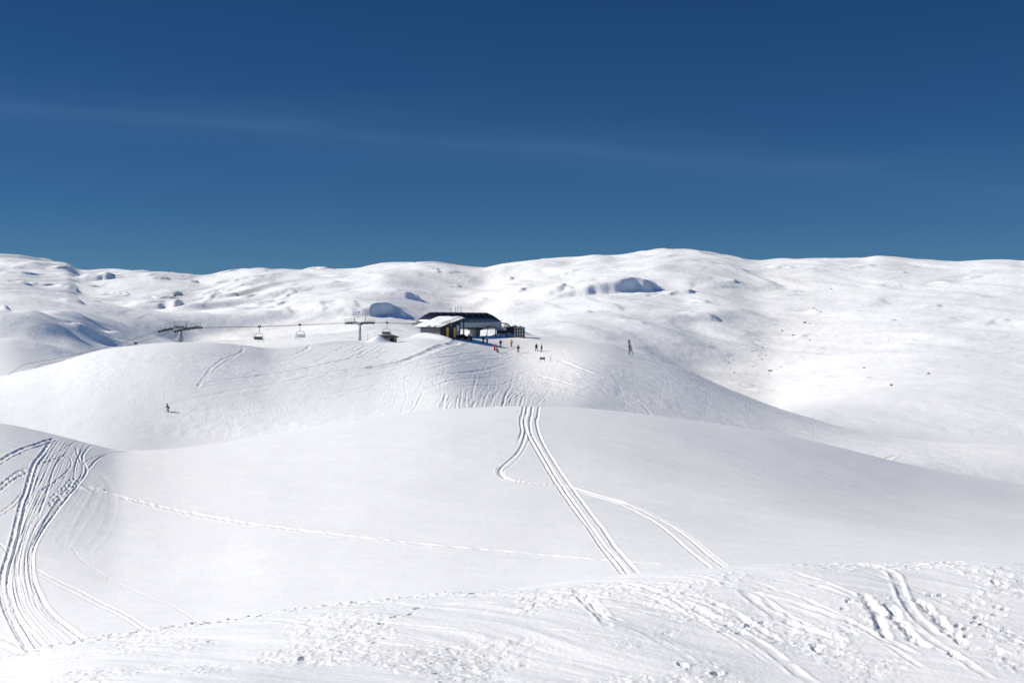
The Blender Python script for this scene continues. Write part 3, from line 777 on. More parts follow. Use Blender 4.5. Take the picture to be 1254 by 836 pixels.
# ------------------------------------------------------------------ chairs
def make_chair(seat_mat, W=2.75):
    t = empty('lift_chair', (0, 0, 0), AN)               # origin at the grip; the seat faces along +x, width along y
    MB().box((0, 0, .02), (.75, .22, .30), bev=.04).tube([(-.3, 0, .12), (-.3, 0, .3)], .08, 8).tube([(.3, 0, .12), (.3, 0, .3)], .08, 8).build('grip', M['black'], t)
    MB().tube([(0, 0, -.1), (-.02, 0, -.7), (-.05, 0, -1.15), (.02, 0, -1.35)], .055, 8).build('hanger', M['dark'], t)
    f = MB(); h = W / 2
    f.tube([(-.32, -h + .06, -2.62), (-.36, -h, -2.2), (-.22, -h + .03, -1.75), (-.08, -h + .35, -1.45), (0, -h + .9, -1.36), (0, h - .9, -1.36), (-.08, h - .35, -1.45), (-.22, h - .03, -1.75), (-.36, h, -2.2), (-.32, h - .06, -2.62)], .045, 7)
    f.tube([(-.3, -h + .06, -2.62), (-.3, h - .06, -2.62)], .04, 6)
    for s in (-1, 1): f.tube([(-.3, s * (h - .06), -2.6), (.25, s * (h - .06), -2.66)], .035, 6)
    f.build('frame', M['dark'], t)
    s_ = MB(); bk = MB(); n = 4; w = (W - .2) / n
    for k in range(n):
        y = -W / 2 + .1 + w * (k + .5)
        s_.box((.0, y, -2.55), (.52, w - .03, .10), Matrix.Rotation(R(6), 3, 'Y'), bev=.03)
        bk.box((-.33, y, -2.24), (.09, w - .03, .52), Matrix.Rotation(R(-10), 3, 'Y'), bev=.03)
    s_.build('seat', seat_mat, t); bk.build('backrest', seat_mat, t)
    sb = MB()
    sb.tube([(-.2, -h + .1, -1.95), (.25, -h + .12, -2.2), (.42, -h + .25, -2.32), (.42, h - .25, -2.32), (.25, h - .12, -2.2), (-.2, h - .1, -1.95)], .028, 6)
    sb.build('safety_bar', M['steel'], t)
    for y in (-.85, -.3, .3, .85): MB().tube([(.42, y, -2.32), (.52, y, -2.75), (.42, y, -3.02)], .022, 5).tube([(.42, y - .16, -3.02), (.42, y + .16, -3.02)], .025, 5).build('footrest', M['steel'], t)
    return t
dark_chair = make_chair(M['seat'], 2.5); light_chair = make_chair(M['seat_light'], 2.5)
G = 'chairs hanging on the lift line'
def put_chair(o, px, side, turn=0, first=False):
    c = o if first else copy_tree(o)
    p = on_line(px, side * GAUGE); p.z = rope_z(side, p); c.location = p; c.rotation_euler.z = AN + turn; return c
tag(put_chair(dark_chair, 317.6, 1, 0, True), 'dark-seated chair hanging mid-span, next to the paler chair on its station side', 'lift chair', G)
tag(put_chair(light_chair, 367.2, -1, math.pi, True), 'pale see-through chair hanging mid-span between the dark-seated chair and the floodlit tower', 'lift chair', G)
tag(put_chair(dark_chair, 474, 1), 'dark-seated chair hanging directly above the half-buried hut', 'lift chair', G)
tag(put_chair(light_chair, 217.5, -1, math.pi), 'pale chair hanging against the mast of the long-armed lift tower', 'lift chair', G)
tag(put_chair(light_chair, 166.3, 1), 'lowest chair on the line, sinking behind the snow crest towards the valley', 'lift chair', G)

# ------------------------------------------------------------------ top station
OZ = zpy(413.2, 345)
st = empty('chairlift_station', (LINE0.x, LINE0.y, OZ), AN)
tag(st, 'chairlift top station with long black curved canopy over a grey band on concrete columns', 'lift station')
zb, zt = zpy(394.3, 345) - OZ, zpy(382.4, 345) - OZ
LEN, HW = 26.0, 2.9
def can_ring(x, scale, drop, n=16):
    pts = []
    for k in range(n + 1):
        t = math.pi * k / n; c, s = math.cos(t), math.sin(t)
        yy = -HW * (abs(c) ** .62) * (1 if c > 0 else -1); zz = zb + (zt - zb - drop) * (s ** .72 if s > 0 else 0)
        pts.append(Vector((x, yy * scale, zz)))
    pts.append(Vector((x, HW * scale, zb - .02))); pts.append(Vector((x, -HW * scale, zb - .02)))
    return pts
cb = MB(); prof = [(-.35, .93, 2.0), (.3, .955, 1.35), (1.1, .975, .85), (2.0, .99, .40), (2.9, 1, .08), (3.3, 1, 0)]
rings = [can_ring(x, s, d) for x, s, d in prof] + [can_ring(x, 1, 0) for x in np.linspace(5, LEN - 5, 8)]
rings += [can_ring(LEN - x * 1.15, s, d) for x, s, d in prof[::-1]]
cb.loft(rings); can = cb.build('canopy', M['canopy'], st)
rib = MB()
for x in list(np.linspace(3.2, LEN - 3.8, 9)):
    ro = [p + Vector((0, -.03 if p.y < 0 else .03, .03)) for p in can_ring(x, 1.0, 0)[:17]]
    rib.tube(ro, .045, 5)
ro = [Vector((x, -HW - .02, zb + .05)) for x in (0.4, LEN - .5)]; rib.tube(ro, .05, 5)
for x0, dx in ((11.6, 2.2), (15.4, -2.2), (21, 1.6)):
    rib.tube([can_ring(x0 + dx * k / 8, 1.01, 0)[k] for k in range(9)], .04, 5)
rib.build('canopy_rib', M['canopy_rib'], can)
fh = zpy(401.2, 345) - OZ
fb = MB(); fb.box((LEN / 2 + .9, -HW + .35, (zb + fh) / 2 - .02), (LEN + .6, .7, zb - fh - .06), bev=.12); fb.box((LEN / 2 + .9, HW - .35, (zb + fh) / 2 - .02), (LEN + .6, .7, zb - fh - .06), bev=.12)
fb.prism([(LEN + 1.2, zb - .06), (LEN + 3.1, zb - .25), (LEN + 3.9, fh + .5), (LEN + 3.0, fh + .02), (LEN + 1.2, fh + .02)], -HW + .02, HW - .02)
fa = fb.build('fascia', M['fascia'], st)
for x in np.linspace(3, LEN, 8): MB().box((x, -HW - .004, (zb + fh) / 2), (.05, .03, zb - fh - .3)).build('panel_seam', M['grey'], fa)
for x in (19.0, 4.2):
    c = MB(); zz = fh - .05
    c.loft([[Vector((x + sx * a, sy * b, z)) for sx, sy in ((-1, -1), (1, -1), (1, 1), (-1, 1))] for a, b, z in ((.85, .8, -1.2), (.9, .85, 0), (.95, .95, zz * .72), (1.7, 1.7, zz * .9), (1.8, 1.8, zz))], smooth=False)
    c.build('column', M['concrete'], st)
MB().box((LEN / 2 + 1, 0, fh - .06), (LEN - 2, 2 * HW - 1.5, .22)).tube([(4, -1.9, fh - .3), (LEN + 1, -1.9, fh - .3)], .09, 6).tube([(4, 1.9, fh - .3), (LEN + 1, 1.9, fh - .3)], .09, 6).build('underframe', M['dark'], st)
for s in (-1, 1):
    tr = MB()
    tr.tube([(-2.6, s * GAUGE, S0z - OZ - .28), (-2.2, s * GAUGE, S0z - OZ + .05), (-1.2, s * GAUGE, S0z - OZ + .16), (.8, s * GAUGE, S0z - OZ + .12)], .10, 6)
    for k in range(4): c = Vector((-2.0 + .6 * k, s * GAUGE, S0z - OZ - .12)); tr.tube([c - Vector((0, .08, 0)), c + Vector((0, .08, 0))], .17, 10)
    tr.build('rope_inlet', M['grey'], st)
MB().box((.2, -HW + .5, zb - .3), (.9, .8, .9), bev=.1).build('end_cover', M['fascia'], st)
for px in (558, 560.6, 563.4, 565.6):
    p = on_line(px, 0); lx = (p - LINE0).dot(AX)
    MB().tube([(lx, 0, zt - .1), (lx, 0, zt + 1.45)], .05, 5).ball((lx, 0, zt + 1.45), .07, 0, 6, 4).build('lightning_rod', M['dark'], st)
p = on_line(551.5, 0); lx = (p - LINE0).dot(AX)
MB().tube([(lx + .25, 0, zt - .1), (lx + .25, 0, zt + .55), (lx, 0, zt + .95), (lx - .22, 0, zt + .7)], .06, 7).build('vent_pipe', M['grey'], st)
rd = MB(); rd.tube([(1.5, -HW * .5, zt - .12), (1.5, -HW * .5, zt + .1)], .05, 5); rd.build('snow_marker', M['white'], st)
# bull wheel seen under the canopy
bw = MB(); bc = Vector((LEN - 4.5, 0, fh - .35))
bw.tube([bc + Vector((math.cos(a) * 2.0, math.sin(a) * 2.0, 0)) for a in np.linspace(0, 2 * math.pi, 28, endpoint=False)], .09, 6, closed=True)
for a in np.linspace(0, 2 * math.pi, 8, endpoint=False): bw.tube([bc, bc + Vector((math.cos(a) * 2.0, math.sin(a) * 2.0, 0))], .05, 5)
bw.build('bull_wheel', M['dark'], st)
# chair inside the station turn, facing the plateau
p = on_line(597, 4.6); c = copy_tree(light_chair); c.location = (p.x, p.y, OZ + fh + .1); c.rotation_euler.z = AN - math.pi / 2 + R(35)
tag(c, 'pale empty chair hanging low under the end of the grey station band', 'lift chair', G)

# ------------------------------------------------------------------ gable hut with snow-laden mono-pitch roof
hc = Vector((-16.25, 325.0, 0)); hz = zpy(413.2, 326)
hut = empty('service_hut', (hc.x, hc.y, hz), AN)
tag(hut, 'dark timber hut with two orange doors under a thick slab of roof snow', 'hut')
# local x along the line (right face), local y = away to the left
LX, LY = 7.2, 5.9; z0, z1 = 2.55, 4.25
w = MB(); w.prism([(0, -.6), (LX, -.6), (LX, z1), (0, z0)], .0, .22, axis='y'); w.build('wall', M['timber_dark'], hut, 'side wall with the doors, coloured black for its shade')  # face turned from the sun: its shade is put into the black colour
w = MB(); w.box((-.01 + .11, LY / 2 + .1, z0 / 2 - .3), (.22, LY - .25, z0 + .6)); wl = w.build('wall', M['timber'], hut, 'board wall coloured paler grey for its sunlight')  # sunlit face: the light is put into its paler timber colour
bd = MB()
for k in range(9): bd.box((-.02, LY / 2 + .1, .25 + k * .27), (.03, LY - .3, .025))
bd.build('board_joint', M['timber_dark'], wl)
MB().prism([(0, -.6), (LX, -.6), (LX, z1), (0, z0)], LY, LY + .2, axis='y').box((LX - .1, LY / 2 + .1, z1 / 2 - .3), (.2, LY - .25, z1 + .5)).build('wall', M['timber_dark'], hut, 'rear walls')
for x in (2.35, 5.0):
    d = MB(); d.box((x, -.03, 1.15), (.95, .08, 2.3), bev=.015); dd = d.build('door', M['orange'], hut)
    MB().tube([(x + .36, -.12, 1.1), (x + .36, -.12, 1.3)], .03, 6).build('handle', M['steel'], dd)
    fr = MB(); fr.box((x - .54, -.03, 1.2), (.1, .12, 2.45)).box((x + .54, -.03, 1.2), (.1, .12, 2.45)).box((x, -.03, 2.38), (1.2, .12, .1)); fr.build('frame', M['timber_dark'], dd)
wn = MB(); wn.box((6.2, -.04, 1.75), (.95, .06, 2.2), bev=.01); wp = wn.build('window', M['white'], hut)
MB().box((6.2, -.08, 1.75), (.72, .02, 1.9)).build('pane', M['glass'], wp); MB().box((6.2, -.1, 2.1), (.7, .02, 1.0)).build('blind', M['white'], wp)
MB().box((3.7, -.12, 2.75), (.22, .2, .26), bev=.03).build('wall_lamp', M['white'], hut)
sl = math.atan2(z1 - z0, LX)
rf = MB(); o1, o2, oy = -1.0, LX + .45, .8
zr = lambda x: z0 + (z1 - z0) * x / LX
rf.prism([(o1, zr(o1) + .02), (o2, zr(o2) + .02), (o2, zr(o2) + .26), (o1, zr(o1) + .26)], -oy, LY + .8); roof = rf.build('roof', M['roofing'], hut)
raf = MB()
for y in np.linspace(.1, LY, 6): raf.prism([(o1 + .05, zr(o1) - .16), (0, zr(0) - .18), (0, zr(0) + .01), (o1 + .05, zr(o1) + .01)], y - .05, y + .05)
raf.build('rafter', M['timber_dark'], roof)
# pillowed snow slab
nx, ny = 26, 20; vs = []; 
for i in range(nx + 1):
    for j in range(ny + 1):
        a, b = i / nx, j / ny; x = o1 - .18 + (o2 - o1 + .3) * a; y = -oy - .12 + (LY + 2 * oy + .2) * b
        e = (1 - abs(2 * a - 1) ** 7) ** .5 * (1 - abs(2 * b - 1) ** 7) ** .5
        h = .62 * e * (1 - .12 * a) + .08 * math.sin(x * 1.3 + y) * e + .06 * math.sin(y * 2.3) * e
        vs.append((x, y, zr(x) + .27 + h - .12 * (1 - e)))
nt_ = len(vs)
for i in range(nx + 1):
    for j in range(ny + 1):
        a, b = i / nx, j / ny; x = o1 - .1 + (o2 - o1 + .15) * a; y = -oy - .05 + (LY + 2 * oy + .06) * b; vs.append((x, y, zr(x) + .265))
fs = []
idt = lambda i, j: i * (ny + 1) + j
for i in range(nx):
    for j in range(ny):
        fs.append((idt(i, j), idt(i+1, j), idt(i+1, j+1), idt(i, j+1))); fs.append(tuple(nt_ + k for k in (idt(i, j), idt(i, j+1), idt(i+1, j+1), idt(i+1, j))))
for i in range(nx):
    for j in (0, ny): a, b = idt(i, j), idt(i+1, j); fs.append((a, b, nt_ + b, nt_ + a))
for j in range(ny):
    for i in (0, nx): a, b = idt(i, j), idt(i, j+1); fs.append((a, b, nt_ + b, nt_ + a))
MB().add(vs, fs, 0, True).build('roof_snow', SNOW_ROOF, roof)
MB().box((LX - .3, -1.2, 1.9), (.22, .22, 4.3)).build('post', M['timber_dark'], hut)

# ------------------------------------------------------------------ half-buried hut under the line
b = Vector((-27.1, 306.5, 0)); gz = ground(b.x, b.y)
bh = empty('buried_hut', (b.x, b.y, zpy(421.2, 306.5)), R(18))
tag(bh, 'small cream-walled hut half buried in drifted snow below a hanging chair', 'hut')
MB().box((0, 0, .45), (4.1, 2.4, 2.3)).build('wall', M['cream'], bh)
rf = MB(); rf.loft([[Vector((sx * a, sy * c_, z)) for sx, sy in ((-1, -1), (1, -1), (1, 1), (-1, 1))] for a, c_, z in ((2.45, 1.6, 1.45), (2.5, 1.65, 1.6), (1.6, .12, 2.0))], smooth=False)
rf.build('roof', M['roofing'], bh)
MB().box((.95, -1.22, .55), (.75, .05, 1.7)).build('door', M['timber_dark'], bh)
MB().box((1.7, -1.22, .95), (.35, .04, .5)).build('window', M['glass'], bh)

# ------------------------------------------------------------------ dark shed and open frame beside the station
sh0 = Vector(((624 - 627) / F * 352, 352, 0)); sz = zpy(412.5, 352)
shed = empty('storage_shed', (sh0.x, sh0.y, sz), R(-16))
tag(shed, 'low black timber shed with patchy snow on its roof beyond the station', 'shed')
MB().prism([(-1.6, 1.35), (.6, 1.0), (3.4, -.3), (3.4, 2.3), (-1.6, 2.65)], -1.5, 1.5).build('wall', M['timber_dark'], shed)
rf = MB().prism([(-1.9, 2.68), (3.6, 2.28), (3.6, 2.42), (-1.9, 2.82)], -1.8, 1.8).build('roof', M['roofing'], shed)
sn = MB()
for cx, cy, rx, ry, rz_ in ((-.6, .1, .9, 1.2, .3), (1.0, -.3, 1.1, 1.2, .42), (2.4, .2, .8, 1.1, .24), (-1.3, -.6, .7, .8, .5)): sn.ball((cx, cy, 2.72 - cx * .07), 1, 0, 16, 8, (rx, ry, rz_))
sn.build('roof_snow', SNOW_ROOF, rf)
pl = MB()
for x in np.arange(-1.3, 3.3, .5): pl.box((x, -1.52, 1.9), (.05, .04, 1.0))
pl.build('batten', M['dark'], shed)
fr0 = Vector(((636.5 - 627) / F * 350, 350, 0))
rack = empty('steel_rack', (fr0.x, fr0.y, zpy(413, 350)), R(-16))
tag(rack, 'dark open steel frame with upright bars standing against the black shed end', 'rack')
k = MB()
for x in (-1.0, -.35, .3, .95):
    for y in (-.9, .9): k.box((x, y, 1.1), (.12, .12, 2.6))
for z_ in (.0, .8, 1.6, 2.35):
    for y in (-.9, .9): k.box((0, y, z_), (2.1, .09, .1))
    for x in (-1.0, .95): k.box((x, 0, z_), (.09, 1.9, .1))
k.build('frame', M['grey'], rack)
MB().box((-.35, .3, 1.0), (1.0, .7, 1.7), bev=.05).build('stored_panel', M['timber_dark'], rack)
MB().box((1.28, -.5, 1.62), (.36, .3, .36), bev=.08).tube([(.95, -.5, 1.62), (1.15, -.5, 1.62)], .05, 6).build('lamp', M['black'], rack)
# grey machine cabinet and rounded cover on the station side of the shed
cab = empty('machine_cabinet', ((614.5 - 627) / F * 351, 351, zpy(412.5, 351)), R(-12))
tag(cab, 'grey machine cabinet with rust-red leg and rounded pale cover between station and black shed', 'cabinet')
MB().box((0, 0, 2.0), (2.5, 1.6, .8), bev=.05).build('body', M['grey'], cab)
MB().box((0, -.2, 1.2), (2.3, 1.2, .85), bev=.03).build('skirt', M['dark'], cab)
hd = MB(); hd.loft([[Vector((1.1 + x, .9 * math.cos(t) * s, 2.42 + .6 * s * max(0, math.sin(t)))) for t in np.linspace(0, math.pi, 9)] for x, s in ((-1.0, .45), (-.75, .85), (-.3, 1), (.5, 1), (.85, .85), (1.05, .4))]); hd.build('cover', M['fascia'], cab)
MB().box((-1.45, -.5, .9), (.2, .2, 2.4)).build('leg', M['rust'], cab); MB().box((1.1, .5, .8), (.2, .2, 2.2)).build('leg', M['dark'], cab)
lp = Vector(((613.2 - 627) / F * 353, 353, 0)); lamp = empty('lamp_post', (lp.x, lp.y, zpy(412.5, 353)))
tag(lamp, 'short grey lamp post rising behind the machine cabinet', 'lamp post')
MB().tube([(0, 0, 0), (0, 0, 4.1)], .07, 7).build('pole', M['grey'], lamp); MB().box((.18, 0, 4.15), (.62, .3, .14), bev=.03).build('lamp_head', M['grey'], lamp)

# lattice wedge on the right brow
lw0 = Vector((*locate(771, 433.5), 0)); gz = ground(lw0.x, lw0.y)
lat = empty('lattice_mast', (lw0.x, lw0.y, gz - .1), R(5)); k_ = lw0.y / F
tag(lat, 'tall narrow wooden trestle with dark netting leaning on the brow of the piste', 'trestle')
Hh = 19.5 * k_
fr = MB(); fr.tube([(-.12, 0, 0), (-.28, 0, Hh)], .07, 6); fr.tube([(.95, .3, .1), (-.05, 0, Hh)], .07, 6); fr.tube([(.2, 1.1, .2), (-.16, .1, Hh * .96)], .06, 6); fr.build('leg_frame', M['wood'], lat)
nb = MB()
def lerp(a, b, t): return a + (b - a) * t
for i in range(12):
    t = .26 + i * .036; x0, x1 = lerp(-.12, -.28, t), lerp(.95, -.05, t); nb.box(((x0 + x1) / 2, .1, Hh * t), (abs(x1 - x0), .04, .06))
for i in range(6):
    q = i / 5; nb.tube([(lerp(lerp(-.12, -.28, .26), lerp(.95, -.05, .26), q), .1, Hh * .26), (lerp(lerp(-.12, -.28, .68), lerp(.95, -.05, .68), q), .1, Hh * .68)], .03, 5)
nb.build('netting', M['net'], lat)
MB().box((-.17, 0, Hh * .86), (.40, .2, Hh * .30), bev=.03).build('top_board', M['steel'], lat)

# piste board, stakes
sx, sy = locate(664.2, 443); gz = ground(sx, sy); k_ = sy / F
sg = empty('piste_board', (sx, sy, gz), R(4)); tag(sg, 'low blank-backed notice board on two legs in the open piste below the people', 'sign board')
MB().box((0, 0, 4.2 * k_), (6.6 * k_, .06, 3.0 * k_), bev=.01).build('panel', M['signwhite'], sg)
for s in (-1, 1): MB().tube([(s * 2.9 * k_, .05, -.3), (s * 2.9 * k_, .05, 5.2 * k_)], .045, 6).build('leg', M['dark'], sg)
def stake(px, py, h, label, r=.045, mat='grey'):
    x_, y_ = locate(px, py); z_ = ground(x_, y_); k = y_ / F
    s = MB().tube([(0, 0, -.3), (0, 0, h * k * .97), (0, 0, h * k)], [r, r, r * .5], 7).build('marker_stake', M[mat], None); s.location = (x_, y_, z_); tag(s, label, 'stake', 'marker stakes stuck in the piste'); return s
stake(674.3, 442, 6.5, 'short dark stake just beside the two-legged notice board', .07)
stake(609.5, 442, 7, 'thin pale stake alone in the snow below the person in red', .03)
stake(682.5, 447, 5, 'thin pale stake farthest down the piste from the notice board', .03)
stake(450.4, 418.5, 10, 'tall thin stake between the floodlit lift tower and the buried hut', .06)

# ------------------------------------------------------------------ people
def skin_mesh(name, verts, edges, radii, mat, parent, root=0, sub=1):
    me = bpy.data.meshes.new(name); me.from_pydata(verts, edges, []); o = bpy.data.objects.new(name, me); C.objects.link(o)
    sk = o.modifiers.new('skin', 'SKIN'); sk.use_smooth_shade = True
    if not me.skin_vertices: 
        pass
    dat = me.skin_vertices[0].data if me.skin_vertices else None
    if dat is None: raise RuntimeError('skin layer')
    for i, r in enumerate(radii): dat[i].radius = (r, r) if not isinstance(r, tuple) else r; dat[i].use_root = (i == root)
    ss = o.modifiers.new('sub', 'SUBSURF'); ss.levels = sub; ss.render_levels = sub
    dg = bpy.context.evaluated_depsgraph_get(); ev = bpy.data.meshes.new_from_object(o.evaluated_get(dg)); bpy.data.objects.remove(o)
    ev.name = name; ev.materials.clear(); ev.materials.append(mat)
    q = bpy.data.objects.new(name, ev); C.objects.link(q); q.parent = parent; return q

def make_person(label, px, py, Y, hpx, face, jacket, trousers, hat, pose='stand', skis=False, grp='people standing on the plateau by the station', floor=None):
    x = (px - 627) / F * Y; z = ground(x, Y)
    zt_ = zpy(py, Y)
    p = empty('person', (x, Y, z), face)
    h = 1.76; p.scale = (.76,) * 3 if pose == 'ski' else (1, 1, 1)
    tag(p, label, 'person', grp)
    hip, kn, sh, nk, hd = .93, .50, 1.42, 1.50, 1.60
    lean = 0; st_ = .13; kfx = .02
    if pose == 'ski': hip, kn, sh, nk, hd, lean, kfx = .80, .46, 1.22, 1.30, 1.40, .28, .2
    if pose == 'walk': st_ = .12; kfx = .08
    if pose == 'kneel': hip, kn, sh, nk, hd, lean, kfx = .42, .16, .86, .94, 1.03, .25, .38
    if pose == 'bend': hip, kn, sh, nk, hd, lean, kfx = .86, .48, 1.26, 1.34, 1.42, .35, .08
    V = [(0, 0, hip)]; E = []; Rr = [.15]
    def add(v, r, par): V.append(v); Rr.append(r); E.append((par, len(V) - 1)); return len(V) - 1
    ch = add((lean * .5, 0, (hip + sh) / 2), .14, 0); t_ = add((lean, 0, sh - .06), .15, ch); n_ = add((lean * 1.08, 0, nk), .06, t_)
    h1 = add((lean * 1.12 + .02, 0, hd), .105, n_); h2 = add((lean * 1.12 + .02, 0, hd + .14), .09, h1)
    arms = []; legs = []
    for sd in (-1, 1):
        fw = {'stand': .08, 'ski': .34, 'walk': .15 * sd, 'kneel': .42, 'bend': .3}[pose]
        a = add((lean, sd * .19, sh - .04), .075, t_); e = add((lean + fw * .3, sd * .28, sh - .33), .055, a)
        ha = add((lean + fw, sd * (.24 if pose != 'stand' else .27), sh - .56 + abs(fw) * .35), .04, e); hn = add((lean + fw + .03, sd * .24, sh - .66 + abs(fw) * .45), .045, ha); arms.append((a, e, ha, hn))
        stp = .24 * sd if pose == 'walk' else 0
        k0 = add((.0, sd * .10, hip - .08), .105, 0); k = add((kfx + stp * .5, sd * st_, kn), .07, k0)
        if pose == 'kneel': f = add((-.05, sd * st_, .10), .055, k); tt = add((-.2, sd * st_, .06), .045, f)
        else: f = add((stp, sd * st_, .09), .055, k); tt = add((stp + .17, sd * st_, .05), .05, f)
        legs.append((k0, k, f, tt))
    skin_mesh('body', V, E, Rr, M['skin'], p)
    # jacket
    JV = [V[0], V[ch], V[t_], (lean * 1.04, 0, sh + .03)]; JE = [(0, 1), (1, 2), (2, 3)]; JR = [(.20, .17), (.19, .16), (.21, .16), .09]
    for (a, e, ha, hn) in arms:
        b_ = len(JV); JV += [V[a], V[e], V[ha]]; JE += [(2, b_), (b_, b_ + 1), (b_ + 1, b_ + 2)]; JR += [.11, .085, .07]
    skin_mesh('jacket', JV, JE, JR, M[jacket], p, 1)
    TV = [(0, 0, hip + .02)]; TE = []; TR = [(.18, .16)]
    for (a, k, f, tt) in legs:
        b_ = len(TV); TV += [V[a], V[k], (V[f][0], V[f][1], V[f][2] + .12)]; TE += [(0, b_), (b_, b_ + 1), (b_ + 1, b_ + 2)]; TR += [.135, .10, .095]
    skin_mesh('trousers', TV, TE, TR, M[trousers], p, 0)
    for (a, k, f, tt) in legs:
        fx, fy, fz = V[f]; tx, ty, tz = V[tt]
        MB().tube([(fx, fy, fz + .16), (fx, fy, fz), (fx * .9 + tx * .1, fy, .04)], [.085, .09, .09], 8).tube([(fx - .08, fy, .055), (tx + .04, fy, .05)], .055, 7).build('boot', M['black'], p)
        if skis and pose != 'kneel':
            MB().box((fx + .1, fy, .015), (1.5, .09, .02)).prism([(fx + .85, .005), (fx + 1.0, .09), (fx + .98, .10), (fx + .83, .028)], fy - .045, fy + .045).build('ski', M['plum'], p)
    hx, hy, hz_ = V[h1]
    MB().ball((hx - .01, 0, hz_ + .09), .135, 0, 12, 8, (1, .92, .82)).build('helmet', M[hat], p)
    MB().box((hx + .105, 0, hz_ + .05), (.04, .16, .07), bev=.015).build('goggles', M['black'], p)
    return p
def YG(px, py):     # distance of the ground under a photo point
    return locate(px, py)[1]
def person(label, px, py, *a, **k): return make_person(label, px, py, YG(px, py), 9, *a, **k)
person('person in dark jacket and orange-yellow trousers beside the parked snow scooters', 574, 417.5, R(200), 'brown', 'yellow', 'blk')
person('person in black standing under the pale hanging chair, the one nearer the hut', 591.8, 419.8, R(-60), 'blk', 'blk', 'blk')
person('person in white vest jacket and dark trousers under the pale hanging chair', 596.6, 420, R(-120), 'whitec', 'blk', 'navy')
person('person in bright red suit with blue helmet bending over someone crouched', 605.6, 428, R(-40), 'red', 'red', 'blue', pose='bend')
person('person in dark clothes crouched low on the snow in front of the red one', 609.6, 430.8, R(140), 'blk', 'rust', 'blk', pose='kneel')
person('person in navy jacket and pale grey trousers behind the one in red', 613, 424.2, R(-80), 'navy', 'greyc', 'navy', skis=True)
person('person in yellow jacket standing astride at the edge of the station shadow', 626.2, 424, R(-100), 'yellow', 'olive', 'brown', pose='walk')
person('person in brown jacket and olive trousers standing alone below the shadow edge', 634.6, 430.4, R(-95), 'brown', 'olive', 'brown')
person('broader of the two black-clad figures near the notice board, walking', 656.8, 428.4, R(-60), 'blk', 'blk', 'blk', pose='walk')
pp = person('slim person in black upright on skis, facing the walking dark figure', 663.4, 428.8, R(175), 'blk', 'blk', 'navy', skis=True)
sk = person('lone skier in dark plum clothes gliding across the empty lower piste', 206.4, 503.2, R(188), 'plum', 'blk', 'blk', pose='ski', skis=True, grp=None)
for ow, who in ((pp, 'held by the slim person in black near the notice board'), (sk, 'held by the lone skier in plum clothes')):
    k_ = ow.rotation_euler.z
    for s in (-1, 1):
        o = MB().tube([(0, 0, 0), (0, 0, .95)], .018, 6).tube([(0, 0, .08), (0, 0, .1)], .05, 8).tube([(0, 0, .95), (0, 0, 1.08)], .028, 6).build('ski_pole', M['black'])
        o.location = ow.matrix_basis @ Vector((.34, s * .38, -.03)); o.rotation_euler = (R(-4 * s), R(-6), k_); tag(o, 'thin black ski pole ' + who, 'ski pole', 'ski poles ' + who)

# snow scooters parked at the hut corner
def make_scooter():
    t = empty('snow_scooter', (0, 0, 0))
    MB().loft([[Vector((x, w_ * math.cos(a), z_ + h_ * max(-.4, math.sin(a)))) for a in np.linspace(0, 2 * math.pi, 10, endpoint=False)] for x, w_, z_, h_ in ((1.45, .16, .42, .1), (1.2, .36, .5, .24), (.7, .42, .55, .38), (.2, .36, .6, .34), (-.1, .24, .6, .16))]).build('hood', M['black'], t)
    MB().box((-.75, 0, .72), (1.25, .38, .2), bev=.07).build('seat', M['black'], t)
    MB().loft([[Vector((x, y, z)) for y, z in ((-.25, z0_), (.25, z0_), (.25, z1_), (-.25, z1_))] for x, z0_, z1_ in ((-1.5, .18, .42), (-1.35, .02, .6), (0.3, .02, .6), (.5, .16, .5))], smooth=False).build('track', M['dark'], t)
    MB().prism([(.55, .5), (.75, .55), (.45, 1.2), (.38, 1.18)], -.28, .28).build('windscreen', M['canopy'], t)
    MB().tube([(.3, -.36, .98), (.38, 0, .95), (.3, .36, .98)], .03, 6).build('handlebar', M['dark'], t)
    for s in (-1, 1): MB().box((1.15, s * .48, .05), (1.15, .14, .04)).tube([(1.1, s * .46, .06), (.8, s * .25, .42)], .035, 6).tube([(1.7, s * .48, .05), (1.85, s * .48, .2)], .03, 6).build('ski', M['dark'], t)
    return t
s1 = make_scooter(); x_ = (563.5 - 627) / F * 331.5; s1.location = (x_, 331.5, ground(x_, 331.5)); s1.rotation_euler.z = R(15)
tag(s1, 'black snow scooter parked tight against the corner post of the orange-doored hut', 'snow scooter', 'snow scooters parked by the hut')
s2 = copy_tree(s1); x_ = (570.8 - 627) / F * 331; s2.location = (x_, 331, ground(x_, 331)); s2.rotation_euler.z = R(160)
tag(s2, 'black snow scooter parked beside the person in orange-yellow trousers', 'snow scooter', 'snow scooters parked by the hut')
person('person in black leaning over the snow scooter next to the orange-yellow trousers', 577, 417, R(-150), 'blk', 'blk', 'blk', pose='bend')

